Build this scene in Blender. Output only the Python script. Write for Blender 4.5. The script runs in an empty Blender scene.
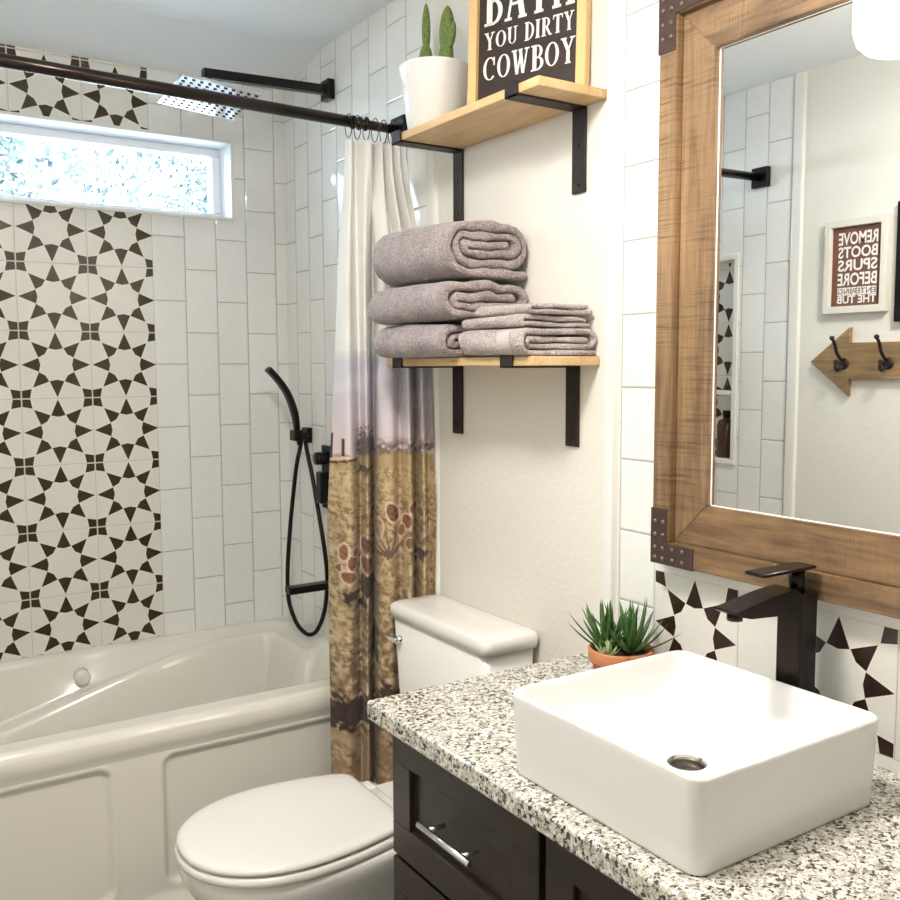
import bpy, bmesh, math, random
from mathutils import Vector, Matrix, noise
PI = math.pi
C = bpy.context.scene.collection
rnd = random.Random(7)

# ------------------------------------------------------------------ dimensions
KB = .9745
XR, XL, YB, YN, ZC = 1.346, -0.204, 3.205*KB, -1.35, 2.468     # walls and ceiling
H = 1.46
def kz(z): return H+(z-H)*KB
#                                                  # eye height

# ------------------------------------------------------------------ mesh tools
class MB:
    def __init__(s): s.bm = bmesh.new(); s.mi = 0
    def _faces(s, fs, smooth=False):
        for f in fs: f.material_index = s.mi; f.smooth = smooth
    def poly(s, pts, smooth=False):
        vs = [s.bm.verts.new(p) for p in pts]
        f = s.bm.faces.new(vs); s._faces([f], smooth); return f
    def box(s, a, b, bev=0.0, seg=2, M=None):
        x0, y0, z0 = a; x1, y1, z1 = b
        x0, x1 = min(x0, x1), max(x0, x1); y0, y1 = min(y0, y1), max(y0, y1); z0, z1 = min(z0, z1), max(z0, z1)
        P = [(x0,y0,z0),(x1,y0,z0),(x1,y1,z0),(x0,y1,z0),(x0,y0,z1),(x1,y0,z1),(x1,y1,z1),(x0,y1,z1)]
        if M: P = [M @ Vector(p) for p in P]
        v = [s.bm.verts.new(p) for p in P]
        fs = [s.bm.faces.new([v[i] for i in q]) for q in ((3,2,1,0),(4,5,6,7),(0,1,5,4),(1,2,6,5),(2,3,7,6),(3,0,4,7))]
        s._faces(fs)
        if bev > 0:
            es = list({e for f in fs for e in f.edges})
            r = bmesh.ops.bevel(s.bm, geom=es, offset=bev, segments=seg, profile=0.5, affect='EDGES')
            s._faces(r['faces'], True)
        return s
    def loft(s, rings, cap0=True, cap1=True, closed=True, smooth=True):
        R = [[s.bm.verts.new(p) for p in r] for r in rings]
        n = len(R[0]); fs = []
        for a, b in zip(R, R[1:]):
            for i in range(n if closed else n-1):
                j = (i+1) % n
                fs.append(s.bm.faces.new((a[i], a[j], b[j], b[i])))
        s._faces(fs, smooth)
        caps = []
        if cap0: caps.append(s.bm.faces.new(list(reversed(R[0]))))
        if cap1: caps.append(s.bm.faces.new(R[-1]))
        s._faces(caps, False)
        return s
    def tube(s, path, r, n=12, smooth=True, cap=True):
        path = [Vector(p) for p in path]; rings = []; up = None
        for i, p in enumerate(path):
            t = (path[min(i+1, len(path)-1)] - path[max(i-1, 0)]).normalized()
            if up is None:
                up = Vector((0,0,1)) if abs(t.z) < .9 else Vector((1,0,0))
            a = t.cross(up).normalized(); b = a.cross(t).normalized(); up = b
            rr = r[i] if isinstance(r, (list, tuple)) else r
            rings.append([p + a*rr*math.cos(2*PI*k/n) + b*rr*math.sin(2*PI*k/n) for k in range(n)])
        return s.loft(rings, cap, cap, True, smooth)
    def lathe(s, prof, c=(0,0,0), n=32, M=None, cap=True):
        rings = []
        for (r, z) in prof:
            ring = [Vector((c[0]+r*math.cos(2*PI*k/n), c[1]+r*math.sin(2*PI*k/n), c[2]+z)) for k in range(n)]
            if M: ring = [M @ p for p in ring]
            rings.append(ring)
        return s.loft(rings, cap, cap)
    def cyl(s, p0, p1, r, n=20, smooth=True):
        return s.tube([p0, p1], r, n, smooth)
    def prism(s, pts, d, smooth=False):      # polygon extruded along vector d
        d = Vector(d)
        return s.loft([[Vector(p) for p in pts], [Vector(p)+d for p in pts]], True, True, True, smooth)
    def grid(s, P, smooth=True, flip=False):
        V = [[s.bm.verts.new(p) for p in row] for row in P]; fs = []
        for i in range(len(V)-1):
            for j in range(len(V[0])-1):
                q = (V[i][j], V[i+1][j], V[i+1][j+1], V[i][j+1])
                fs.append(s.bm.faces.new(q if not flip else tuple(reversed(q))))
        s._faces(fs, smooth); return V

def obj(name, mb, mats, parent=None, base=None, sharp=None, fix=True):
    """mesh built in world coordinates; stored relative to its parent's (or its own) base"""
    bm = mb.bm
    if fix: bmesh.ops.recalc_face_normals(bm, faces=bm.faces[:])
    off = Vector((0,0,0))
    if parent is not None:
        off = Vector(parent['_base'])
    elif base is not None:
        off = Vector(base)
    if off.length > 0: bmesh.ops.translate(bm, verts=bm.verts[:], vec=-off)
    me = bpy.data.meshes.new(name); bm.to_mesh(me); bm.free()
    if not isinstance(mats, (list, tuple)): mats = [mats]
    for m in mats: me.materials.append(m)
    if sharp is not None:
        me.set_sharp_from_angle(angle=math.radians(sharp))
    o = bpy.data.objects.new(name, me); C.objects.link(o)
    if parent is not None: o.parent = parent
    else: o.location = off
    o['_base'] = tuple(off) if parent is None else tuple(parent['_base'])
    return o

def tag(o, label, cat, group=None):
    o['label'] = label; o['category'] = cat
    if group: o['group'] = group
    return o
def thing(name, label, cat, base, group=None):
    o = bpy.data.objects.new(name, None); C.objects.link(o); o.location = base
    o.empty_display_size = .05; o['_base'] = tuple(base)
    return tag(o, label, cat, group)
def struct(name, mb, mats, parent=None, **k):
    o = obj(name, mb, mats, parent, **k)
    if parent is None: o['kind'] = 'structure'
    return o
def plabel(o, t): o['label'] = t; return o

def rrect(cx, cy, z, hx, hy, r, n=8):
    r = max(1e-4, min(r, hx, hy)); P = []
    for q, (sx, sy) in enumerate(((1,1),(-1,1),(-1,-1),(1,-1))):
        for k in range(n+1):
            a = q*PI/2 + k*PI/2/n
            P.append(Vector((cx+sx*(hx-r)+r*math.cos(a), cy+sy*(hy-r)+r*math.sin(a), z)))
    return P
def sstep(a, b, x):
    t = max(0, min(1, (x-a)/(b-a))) if a != b else float(x > a)
    return t*t*(3-2*t)
def lerp(a, b, t): return a+(b-a)*t
def catmull(P, n):
    out = []
    m = len(P)
    for i in range(m-1):
        p0, p1, p2, p3 = P[max(i-1,0)], P[i], P[i+1], P[min(i+2,m-1)]
        for k in range(n):
            t = k/n
            out.append(tuple(.5*(2*b+(c-a)*t+(2*a-5*b+4*c-d)*t*t+(3*b-a-3*c+d)*t**3) for a,b,c,d in zip(p0,p1,p2,p3)))
    out.append(tuple(P[-1])); return out

# ------------------------------------------------------------------ node expressions
class X:
    nt = None
    def __init__(s, v): s.v = v
    @staticmethod
    def op(o, *a, clamp=False):
        n = X.nt.nodes.new('ShaderNodeMath'); n.operation = o; n.use_clamp = clamp
        for i, t in enumerate(a):
            t = t.v if isinstance(t, X) else t
            if isinstance(t, (int, float)): n.inputs[i].default_value = t
            else: X.nt.links.new(t, n.inputs[i])
        return X(n.outputs[0])
    def __add__(s, o): return X.op('ADD', s, o)
    __radd__ = __add__
    def __sub__(s, o): return X.op('SUBTRACT', s, o)
    def __rsub__(s, o): return X.op('SUBTRACT', o, s)
    def __mul__(s, o): return X.op('MULTIPLY', s, o)
    __rmul__ = __mul__
    def __truediv__(s, o): return X.op('DIVIDE', s, o)
    def abs(s): return X.op('ABSOLUTE', s)
    def floor(s): return X.op('FLOOR', s)
    def fract(s): return X.op('FRACT', s)
    def min(s, o): return X.op('MINIMUM', s, o)
    def max(s, o): return X.op('MAXIMUM', s, o)
    def lt(s, o): return X.op('LESS_THAN', s, o)
    def gt(s, o): return X.op('GREATER_THAN', s, o)
    def clamp(s): return X.op('ADD', s, 0, clamp=True)
def newmat(name):
    m = bpy.data.materials.new(name); m.use_nodes = True; nt = m.node_tree
    X.nt = nt; b = nt.nodes['Principled BSDF']
    return m, nt, b
def setp(b, color=None, rough=None, metal=None, spec=None, **k):
    if color is not None: b.inputs['Base Color'].default_value = (*color, 1)
    if rough is not None: b.inputs['Roughness'].default_value = rough
    if metal is not None: b.inputs['Metallic'].default_value = metal
    if spec is not None: b.inputs['Specular IOR Level'].default_value = spec
    for a, v in k.items(): b.inputs[a.replace('_', ' ')].default_value = v
def coords(nt, uv=False):
    t = nt.nodes.new('ShaderNodeTexCoord'); s = nt.nodes.new('ShaderNodeSeparateXYZ')
    o = t.outputs['UV' if uv else 'Object']
    nt.links.new(o, s.inputs[0]); return o, X(s.outputs[0]), X(s.outputs[1]), X(s.outputs[2])
def mapping(nt, src, scale):
    m = nt.nodes.new('ShaderNodeMapping'); m.inputs['Scale'].default_value = scale
    nt.links.new(src, m.inputs[0]); return m.outputs[0]
def noise_n(nt, src, scale, detail=2, rough=.5, dist=0):
    n = nt.nodes.new('ShaderNodeTexNoise'); n.inputs['Scale'].default_value = scale
    n.inputs['Detail'].default_value = detail; n.inputs['Roughness'].default_value = rough
    n.inputs['Distortion'].default_value = dist
    if src is not None: nt.links.new(src, n.inputs['Vector'])
    return X(n.outputs['Fac'])
def voro(nt, src, scale, feat='F1', out='Distance'):
    n = nt.nodes.new('ShaderNodeTexVoronoi'); n.feature = feat; n.inputs['Scale'].default_value = scale
    if src is not None: nt.links.new(src, n.inputs['Vector'])
    return n.outputs[out]
def mix(nt, f, a, b):
    n = nt.nodes.new('ShaderNodeMix'); n.data_type = 'RGBA'
    f = f.v if isinstance(f, X) else f
    if isinstance(f, (int, float)): n.inputs[0].default_value = f
    else: nt.links.new(f, n.inputs[0])
    for i, c in ((6, a), (7, b)):
        if isinstance(c, tuple): n.inputs[i].default_value = (*c[:3], 1)
        else: nt.links.new(c, n.inputs[i])
    return n.outputs[2]
def ramp(nt, f, stops):
    n = nt.nodes.new('ShaderNodeValToRGB'); e = n.color_ramp.elements
    while len(e) < len(stops): e.new(.5)
    for k, (p, c) in enumerate(stops):
        e[k].position = p; e[k].color = (*c, 1) if len(c) == 3 else c
    nt.links.new(f.v, n.inputs[0]); return n.outputs[0]
def bump(nt, b, h, strength, dist=.01):
    n = nt.nodes.new('ShaderNodeBump'); n.inputs['Strength'].default_value = strength
    n.inputs['Distance'].default_value = dist
    nt.links.new(h.v if isinstance(h, X) else h, n.inputs['Height']); nt.links.new(n.outputs[0], b.inputs['Normal'])
def link(nt, a, i): nt.links.new(a.v if isinstance(a, X) else a, i)

def plain(name, color, rough=.5, metal=0, bumpn=None, **k):
    m, nt, b = newmat(name); setp(b, color, rough, metal, **k)
    o, x, y, z = coords(nt)
    sc, st = bumpn or (60, .04)
    f = noise_n(nt, o, sc, 3)
    bump(nt, b, f, st, .003)
    r = f*.08 + (rough-.04)
    link(nt, r, b.inputs['Roughness'])
    return m

M = {}
M['porcelain'] = plain('porcelain', (.83,.82,.79), .09, bumpn=(4, .01), Coat_Weight=.4, Coat_Roughness=.04)
M['basin'] = plain('basin_ceramic', (.77,.77,.76), .10, bumpn=(4, .01), Coat_Weight=.4, Coat_Roughness=.04)
M['acrylic'] = plain('tub_acrylic', (.75,.735,.665), .16, bumpn=(3, .01), Coat_Weight=.3, Coat_Roughness=.06)
M['seatplastic'] = plain('seat_plastic', (.84,.83,.79), .14, bumpn=(4, .01))
M['black'] = plain('matt_black_metal', (.012,.011,.011), .34, .6)
M['bronze'] = plain('dark_bronze_rod', (.045,.034,.030), .24, .85, bumpn=(3, .0))
M['faucet'] = plain('dark_bronze_faucet', (.022,.016,.014), .30, .75)
M['chrome'] = plain('chrome', (.80,.80,.82), .10, 1, bumpn=(5, .0))
M['nickel'] = plain('brushed_nickel', (.72,.71,.69), .25, 1, bumpn=(200, .03))
M['white_trim'] = plain('white_glazed_trim', (.80,.80,.77), .16, bumpn=(6, .02))
M['white_vinyl'] = plain('white_vinyl', (.88,.90,.93), .45)
M['ceilpaint'] = plain('ceiling_paint', (.87,.90,.92), .75, bumpn=(90, .12))
M['paint'] = plain('cream_wall_paint', (.76,.735,.675), .62, bumpn=(75, .55))
M['paint_left'] = plain('pale_wall_paint', (.76,.75,.70), .62, bumpn=(75, .3))
M['door_paint'] = plain('door_paint', (.75,.74,.70), .45)
M['terracotta'] = plain('terracotta', (.52,.20,.09), .75, bumpn=(120, .2))
M['soil'] = plain('soil', (.09,.05,.03), .95, bumpn=(150, 1.0))
M['whitepot'] = plain('white_matt_pot', (.80,.79,.77), .40, bumpn=(8, .02))
M['chalkboard'] = plain('dark_board', (.030,.019,.015), .5, bumpn=(60, .15))
M['letter'] = plain('white_lettering', (.85,.84,.82), .6)
M['brown_board'] = plain('brown_board', (.17,.075,.045), .7, bumpn=(70, .3))
M['whitewood'] = plain('whitewashed_wood', (.72,.70,.64), .7, bumpn=(60, .5))
M['iron'] = plain('dark_iron', (.04,.03,.026), .5, .7, bumpn=(120, .3))
M['cornerplate'] = plain('rusted_corner_plate', (.085,.055,.045), .55, .6, bumpn=(90, .5))
M['rivet'] = plain('worn_rivet', (.22,.17,.15), .45, .7)
M['amber'] = plain('dark_brown_bottle', (.05,.02,.012), .15)
M['drain'] = plain('dull_drain_metal', (.16,.145,.12), .35, .8)
M['cabinet'] = plain('espresso_cabinet', (.020,.013,.009), .33, bumpn=(40, .06))
M['floor'] = plain('floor_tile', (.34,.32,.29), .4)

def leafmat(name, c1, c2, scale=60, rough=.45):
    m, nt, b = newmat(name); o, x, y, z = coords(nt)
    f = noise_n(nt, o, scale, 4); link(nt, mix(nt, (f-.3)*2.2, c1, c2), b.inputs['Base Color'])
    setp(b, rough=rough); bump(nt, b, f, .25, .003); return m
M['leaf'] = leafmat('dark_green_leaf', (.025,.085,.02), (.10,.21,.05))
M['paleleaf'] = leafmat('pale_green_leaf', (.30,.42,.18), (.48,.56,.32), 90)
M['cactus'] = leafmat('cactus_skin', (.07,.13,.025), (.22,.28,.07), 160, .6)
M['outleaf'] = leafmat('outdoor_leaf', (.008,.018,.019), (.028,.044,.044), 3)
M['bark'] = leafmat('bark', (.03,.025,.025), (.06,.055,.05), 20)
M['bounce_ground'] = leafmat('pale_bounce_ground', (.62,.63,.62), (.74,.74,.73), 12)  # unseen ground, made pale to bounce daylight onto the ceiling

def tile_mat(name, axis, u0, z0, w, h, bond=True, color=(.84,.845,.825)):
    """vertical running bond glazed tile; axis = horizontal coordinate of the wall"""
    m, nt, b = newmat(name); o, x, y, z = coords(nt)
    u = x if axis == 'x' else y
    U = (u-u0)/w; col = U.floor()
    par = (col*.5).fract()                                  # 0 or .5
    V = (z-z0)/h + (par if bond else par*0)
    row = V.floor()
    du = .5 - ((U-col)-.5).abs(); dv = .5 - ((V-row)-.5).abs()
    d = (du*w).min(dv*h)
    grout = d.lt(.0013)
    # per tile tilt and shade
    rid = X.op('SINE', col*12.9898 + row*78.233)*43758.5453
    r1 = rid.fract(); r2 = (rid*1.37+.21).fract()
    shade = mix(nt, r1, tuple(c*.97 for c in color), color)
    vein = noise_n(nt, mapping(nt, o, (7,7,11)), 1.0, 4, .6, 1.2)
    vn = ((vein-.5).abs()*-22+1).clamp()
    shade = mix(nt, vn*.10, shade, (.62,.62,.60))
    link(nt, mix(nt, grout, shade, (.40,.40,.385)), b.inputs['Base Color'])
    link(nt, grout*.6+.075, b.inputs['Roughness'])
    hgt = (d*(1/.0045)).clamp()*.0016 + ((U-col)*(r1-.5) + (V-row)*(r2-.5))*.0016 + noise_n(nt, o, 9, 1)*.004
    n = nt.nodes.new('ShaderNodeBump'); n.inputs['Strength'].default_value = 1; n.inputs['Distance'].default_value = 1
    nt.links.new(hgt.v, n.inputs['Height']); nt.links.new(n.outputs[0], b.inputs['Normal'])
    return m

def star_mat(name, axis, u0, z0, s, period=None, plain_w=0, dark=(.031,.019,.007)):
    """square tile with an eight point star; tile corners at (u0,z0) + k*s"""
    m, nt, b = newmat(name); o, x, y, z = coords(nt)
    u = x if axis == 'x' else y
    if plain_w:
        P = s + plain_w
        k = ((u-u0)/P).floor(); lu = u-u0-k*P            # 0..P ; star part 0..s
        isplain = lu.gt(s)
        a0 = (lu/s)*2-1
        gu = lu.min((lu-s).abs()).min((P-lu))
    else:
        U = (u-u0)/s; k = U.floor(); a0 = (U-k)*2-1; isplain = None
        gu = (1-a0.abs())*(s/2)
    V = (z-z0)/s; kv = V.floor(); b0 = (V-kv)*2-1
    gv = (1-b0.abs())*(s/2)
    A, B = a0.abs(), b0.abs()
    a, bb = A.max(B), A.min(B)
    def hp(P, Q, inside):
        nx, ny = Q[1]-P[1], -(Q[0]-P[0]); L = math.hypot(nx, ny); nx, ny = nx/L, ny/L
        if (inside[0]-P[0])*nx + (inside[1]-P[1])*ny > 0: nx, ny = -nx, -ny
        return a*nx + bb*ny - (P[0]*nx+P[1]*ny)
    c1 = hp((.97,0),(.49,.205),(.6,0)).max(hp((.445,0),(.49,.205),(.6,0)))
    c2 = hp((.675,.675),(.495,.215),(.52,.45)).max(hp((.315,.315),(.495,.215),(.52,.45)))
    c3 = hp((1,.765),(.71,.71),(.95,.95))
    c3 = c3.max(0.018-(1-a)).max(.018-(1-bb))
    d = c1.min(c2).min(c3)
    isdark = d.lt(0); line = d.lt(.030)
    if isplain: isdark = isdark*(1-isplain); line = line*(1-isplain)
    n1 = noise_n(nt, o, 45, 3)
    cream = mix(nt, n1, (.73,.72,.67), (.79,.78,.735))
    inner = a.lt(.5)
    cream = mix(nt, line, cream, (.80,.77,.69))
    dk = mix(nt, n1, dark, tuple(c*1.5 for c in dark))
    col = mix(nt, isdark, cream, dk)
    grout = gu.min(gv).lt(.0009)
    if isplain: grout = gu.lt(.0009).max(gv.lt(.0009))
    col = mix(nt, grout, col, (.50,.48,.43))
    link(nt, col, b.inputs['Base Color']); link(nt, grout*.4+.27, b.inputs['Roughness'])
    hgt = (gu.min(gv)*(1/.003)).clamp()*.0008 + n1*.0004
    n = nt.nodes.new('ShaderNodeBump'); n.inputs['Strength'].default_value = 1; n.inputs['Distance'].default_value = 1
    nt.links.new(hgt.v, n.inputs['Height']); nt.links.new(n.outputs[0], b.inputs['Normal'])
    return m

M['tile_back'] = tile_mat('subway_tile_back', 'x', .902*KB, kz(.611), .1098*KB, .2145*KB)
M['tile_side'] = tile_mat('subway_tile_side', 'y', 3.038-.1080*12, kz(.611), .1080, .2145*KB)
M['tile_left'] = tile_mat('subway_tile_left', 'y', 2.172, .540, .1040, .2145)
M['tile_small'] = tile_mat('small_subway_tile', 'y', 1.322-.100*30, 1.121-.1468*4, .100, .1468, bond=True)
M['star_back'] = star_mat('star_tile_back', 'x', (.902-.2128*6)*KB, kz(.5055), .2138*KB)
M['star_splash'] = star_mat('star_tile_splash', 'y', 1.320-.208-.307*8, .847, .208, plain_w=.099, dark=(.022,.011,.008))
M['star_niche'] = star_mat('star_tile_niche', 'y', 2.412, 1.0, .208)

# wood
def wood(name, light, dark, axis, scale=1.0, saw=0.0, knots=False, rough=.6, contrast=1.0):
    m, nt, b = newmat(name); o, x, y, z = coords(nt)
    st = {'x': (1.2, 16, 16), 'y': (16, 1.2, 16), 'z': (16, 16, 1.2)}[axis]
    v = mapping(nt, o, tuple(scale*q for q in st))
    f1 = noise_n(nt, v, 1.6, 5, .6, 1.0)
    f2 = noise_n(nt, mapping(nt, o, tuple(scale*q*5 for q in st)), 2, 3)
    f3 = noise_n(nt, o, 7*scale, 3, .6)
    t = ((f1-.5)*2.2*contrast + (f2-.5)*.8*contrast + (f3-.5)*.9*contrast + .5).clamp()
    col = mix(nt, t, dark, light)
    h = f2*.5 + f1*.5
    if saw:
        ax = {'x': x, 'y': y, 'z': z}[axis]
        st2 = {'x': (260, 9, 9), 'y': (9, 260, 9), 'z': (9, 9, 260)}[axis]
        s = noise_n(nt, mapping(nt, o, st2), 1.0, 2)
        s2 = noise_n(nt, o, 6, 2)
        sm = ((s-.50)*5).clamp()*((s2-.36)*5).clamp()
        col = mix(nt, sm*saw, col, tuple(c*.35 for c in dark)); h = h - sm*.6
    if knots:
        kd = X(voro(nt, mapping(nt, o, {'x': (2.2,7,7), 'y': (7,2.2,7), 'z': (7,7,2.2)}[axis]), 1.0))
        km = ((.075-kd)*28).clamp()
        col = mix(nt, km, col, tuple(c*.25 for c in dark))
    link(nt, col, b.inputs['Base Color']); setp(b, rough=rough); bump(nt, b, h, .35, .003)
    return m
M['frame_v'] = wood('rustic_frame_vertical', (.35,.220,.115), (.120,.068,.032), 'z', 1, .6, True, .5)
M['frame_h'] = wood('rustic_frame_horizontal', (.30,.180,.088), (.060,.034,.017), 'y', 1, .10, True, .5)
M['shelfwood'] = wood('pale_pine_shelf', (.74,.54,.30), (.50,.31,.13), 'y', .8, 0, True, .5, .8)
M['signwood'] = wood('pale_frame_wood', (.76,.54,.27), (.60,.38,.15), 'z', .9, 0, False, .5, .7)
M['arrowwood'] = wood('brown_arrow_board', (.38,.26,.12), (.17,.10,.045), 'y', .9, .2, True, .6)

# granite
def granite():
    m, nt, b = newmat('speckled_granite'); o, x, y, z = coords(nt)
    dn = nt.nodes.new('ShaderNodeTexNoise'); dn.inputs['Scale'].default_value = 130; dn.inputs['Detail'].default_value = 2
    nt.links.new(o, dn.inputs['Vector'])
    va = nt.nodes.new('ShaderNodeVectorMath'); va.operation = 'MULTIPLY_ADD'; va.inputs[1].default_value = (.011,.011,.011)
    nt.links.new(dn.outputs['Color'], va.inputs[0]); nt.links.new(o, va.inputs[2]); o2 = va.outputs[0]
    n1 = noise_n(nt, o, 45, 4, .65); n3 = noise_n(nt, o, 150, 3, .6, .6); n4 = noise_n(nt, o, 75, 3, .6, .4)
    base = mix(nt, ((n3-.40)*5).clamp(), (.40,.375,.315), (.70,.685,.63))
    base = mix(nt, ((n4-.57)*14).clamp()*.7, base, (.25,.22,.165))
    def cells(scale, off):
        v = nt.nodes.new('ShaderNodeTexVoronoi'); v.inputs['Scale'].default_value = scale
        mp = nt.nodes.new('ShaderNodeMapping'); mp.inputs['Location'].default_value = (off,off,off); nt.links.new(o2, mp.inputs[0])
        nt.links.new(mp.outputs[0], v.inputs['Vector'])
        sc = nt.nodes.new('ShaderNodeSeparateColor'); nt.links.new(v.outputs['Color'], sc.inputs[0])
        return X(sc.outputs[0]), X(sc.outputs[1]), X(v.outputs['Distance'])
    r, g, d = cells(185, 0)
    clus = ((n1*-1+.62)*6).clamp()
    wh = r.gt(.80); base = mix(nt, wh*.7, base, (.80,.79,.74))
    dk = r.lt(clus*.16+.045); base = mix(nt, dk*.93, base, (.030,.026,.022))
    gr = g.lt(.12)*(1-dk); base = mix(nt, gr*.7, base, (.20,.18,.145))
    r2, g2, d2 = cells(330, 3.7)
    base = mix(nt, r2.lt(.075)*.85, base, (.05,.045,.04))
    link(nt, base, b.inputs['Base Color']); setp(b, rough=.16)
    return m
M['granite'] = granite()

# terry towelling
def terry(name, c1, c2):
    m, nt, b = newmat(name); o, x, y, z = coords(nt)
    f = noise_n(nt, o, 190, 3, .75); g = noise_n(nt, o, 25, 3)
    vv = X(voro(nt, o, 210))
    link(nt, mix(nt, ((f-.5)*2.6+(g-.5)*.8+.45).clamp(), c1, c2), b.inputs['Base Color'])
    setp(b, rough=.95, Sheen_Weight=.35, Sheen_Roughness=.5)
    bump(nt, b, f*.6+(1-vv)*.6+g*.5, .9, .004); return m
M['terry'] = terry('mauve_grey_terry', (.155,.120,.122), (.46,.385,.380))
M['terry_light'] = terry('paler_mauve_terry', (.22,.175,.175), (.55,.475,.46))
def band():
    m, nt, b = newmat('woven_towel_band'); o, x, y, z = coords(nt)
    s = X.op('SINE', y*1500)*.5+.5
    link(nt, mix(nt, s, (.42,.35,.34), (.62,.56,.55)), b.inputs['Base Color']); setp(b, rough=.7)
    bump(nt, b, s, .4, .002); return m
M['band'] = band()

# mirror, glass, water-clear pane, lamp
m, nt, b = newmat('mirror_silver'); setp(b, (.90,.905,.895), .0, 1); M['mirror'] = m
def pane():
    m, nt, b = newmat('window_glass'); nt.nodes.remove(b)
    out = nt.nodes['Material Output']
    t = nt.nodes.new('ShaderNodeBsdfTransparent'); t.inputs[0].default_value = (.93,.97,1,1)
    g = nt.nodes.new('ShaderNodeBsdfGlossy'); g.inputs['Roughness'].default_value = .05
    fr = nt.nodes.new('ShaderNodeFresnel'); mx = nt.nodes.new('ShaderNodeMixShader')
    nt.links.new(fr.outputs[0], mx.inputs[0]); nt.links.new(t.outputs[0], mx.inputs[1]); nt.links.new(g.outputs[0], mx.inputs[2])
    nt.links.new(mx.outputs[0], out.inputs[0]); return m
M['pane'] = pane()
def lampglass():
    m, nt, b = newmat('lit_opal_glass'); setp(b, (.9,.88,.84), .25)
    b.inputs['Emission Color'].default_value = (1,.90,.76,1); b.inputs['Emission Strength'].default_value = LAMP_E
    return m
LAMP_E = 5.0
M['opal'] = lampglass()
m, nt, b = newmat('added_lamp_diffuser'); setp(b, (.9,.88,.84), .4)  # glow of the added, unseen ceiling fitting
b.inputs['Emission Color'].default_value = (1,.92,.80,1); b.inputs['Emission Strength'].default_value = 7.0
M['added_diffuser'] = m

# ================================================================== ROOM SHELL
T = .12
# --- back wall with window opening
wx0, wx1, wz0, wz1 = -.01, 1.180*KB, kz(1.975), kz(2.228)
def wall_quads(mb, axis, c, rects):
    for (u0, u1, z0, z1, mi) in rects:
        mb.mi = mi
        if axis == 'y': mb.poly([(u0,c,z0),(u1,c,z0),(u1,c,z1),(u0,c,z1)])
        else: mb.poly([(c,u0,z0),(c,u1,z0),(c,u1,z1),(c,u0,z1)])
    mb.mi = 0
mb = MB()
s0, s1 = (.902-.2128*3)*KB, .902*KB
rects = []
for (a, b_, mi) in ((XL, s0, 0), (s0, s1, 1), (s1, XR, 0)):
    rects.append((a, b_, 0, wz0, mi)); rects.append((a, b_, wz1, ZC, mi))
rects += [(XL, wx0, wz0, wz1, 0), (wx1, XR, wz0, wz1, 0)]
wall_quads(mb, 'y', YB, rects)
D = YB+.17
mb.mi = 2
mb.poly([(wx0,YB,wz0),(wx1,YB,wz0),(wx1,D,wz0),(wx0,D,wz0)])
mb.poly([(wx0,YB,wz1),(wx1,YB,wz1),(wx1,D,wz1),(wx0,D,wz1)])
mb.poly([(wx0,YB,wz0),(wx0,YB,wz1),(wx0,D,wz1),(wx0,D,wz0)])
mb.poly([(wx1,YB,wz0),(wx1,YB,wz1),(wx1,D,wz1),(wx1,D,wz0)])
mb.mi = 3
for r in ((XL-T, XR+T, 0, wz0), (XL-T, XR+T, wz1, ZC), (XL-T, wx0, wz0, wz1), (wx1, XR+T, wz0, wz1)):
    mb.poly([(r[0],D,r[2]),(r[1],D,r[2]),(r[1],D,r[3]),(r[0],D,r[3])])
struct('wall_back', mb, [M['tile_back'], M['star_back'], M['white_vinyl'], M['door_paint']], fix=False)

# window: white edge trim, frame and obscured pane
mb = MB(); e = .010
for r in ((wx0-e, wx1+e, wz1, wz1+e), (wx0-e, wx1+e, wz0-e, wz0), (wx0-e, wx0, wz0, wz1), (wx1, wx1+e, wz0, wz1)):
    mb.box((r[0], YB-.006, r[2]), (r[1], YB-.0003, r[3]), .001)
win = struct('window_1', mb, M['white_trim'])
mb = MB(); fw = .028; y0, y1 = YB+.10, YB+.155
mb.box((wx0, y0, wz1-fw), (wx1, y1, wz1), .004); mb.box((wx0, y0, wz0), (wx1, y1, wz0+fw), .004)
mb.box((wx0, y0, wz0+fw), (wx0+fw, y1, wz1-fw), .004); mb.box((wx1-fw, y0, wz0+fw), (wx1, y1, wz1-fw), .004)
obj('window_frame', mb, M['white_vinyl'], win)
mb = MB(); mb.box((wx0+fw, YB+.130, wz0+fw), (wx1-fw, YB+.134, wz1-fw))
obj('window_pane', mb, M['pane'], win)

# --- right wall
mb = MB()
wall_quads(mb, 'x', XR, [(2.165, YB, 0, ZC, 1), (1.425, 2.165, 0, ZC, 0),
    (YN, 1.425, 1.090, ZC, 2), (1.322, 1.425, .0, 1.090, 2), (YN, 1.322, 1.0545, 1.090, 4), (YN, 1.322, .847, 1.0545, 3), (YN, 1.322, 0, .847, 4)])
mb.poly([(XR+T,YN,0),(XR+T,D,0),(XR+T,D,ZC),(XR+T,YN,ZC)])
struct('wall_right', mb, [M['paint'], M['tile_side'], M['tile_small'], M['star_splash'], M['white_trim']], fix=False)
def bullnose(mb, x, y0, y1, z0, z1, sx):
    n = 8; pts = []
    for k in range(n+1):
        t = k/n; y = lerp(y0, y1, t); h = .011*math.sqrt(max(0, 1-(2*t-1)**6))
        pts.append((x-sx*h, y, z0))
    pts += [(x, y1, z0), (x, y0, z0)]
    mb.prism(pts, (0,0,z1-z0), True)
mb = MB(); bullnose(mb, XR, 2.120, 2.168, 0, ZC, 1); struct('trim_1', mb, M['white_trim'], sharp=50)
mb = MB(); bullnose(mb, XR, 1.432, 1.470, 0.0, ZC, 1); struct('trim_2', mb, M['white_trim'], sharp=50)
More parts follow.
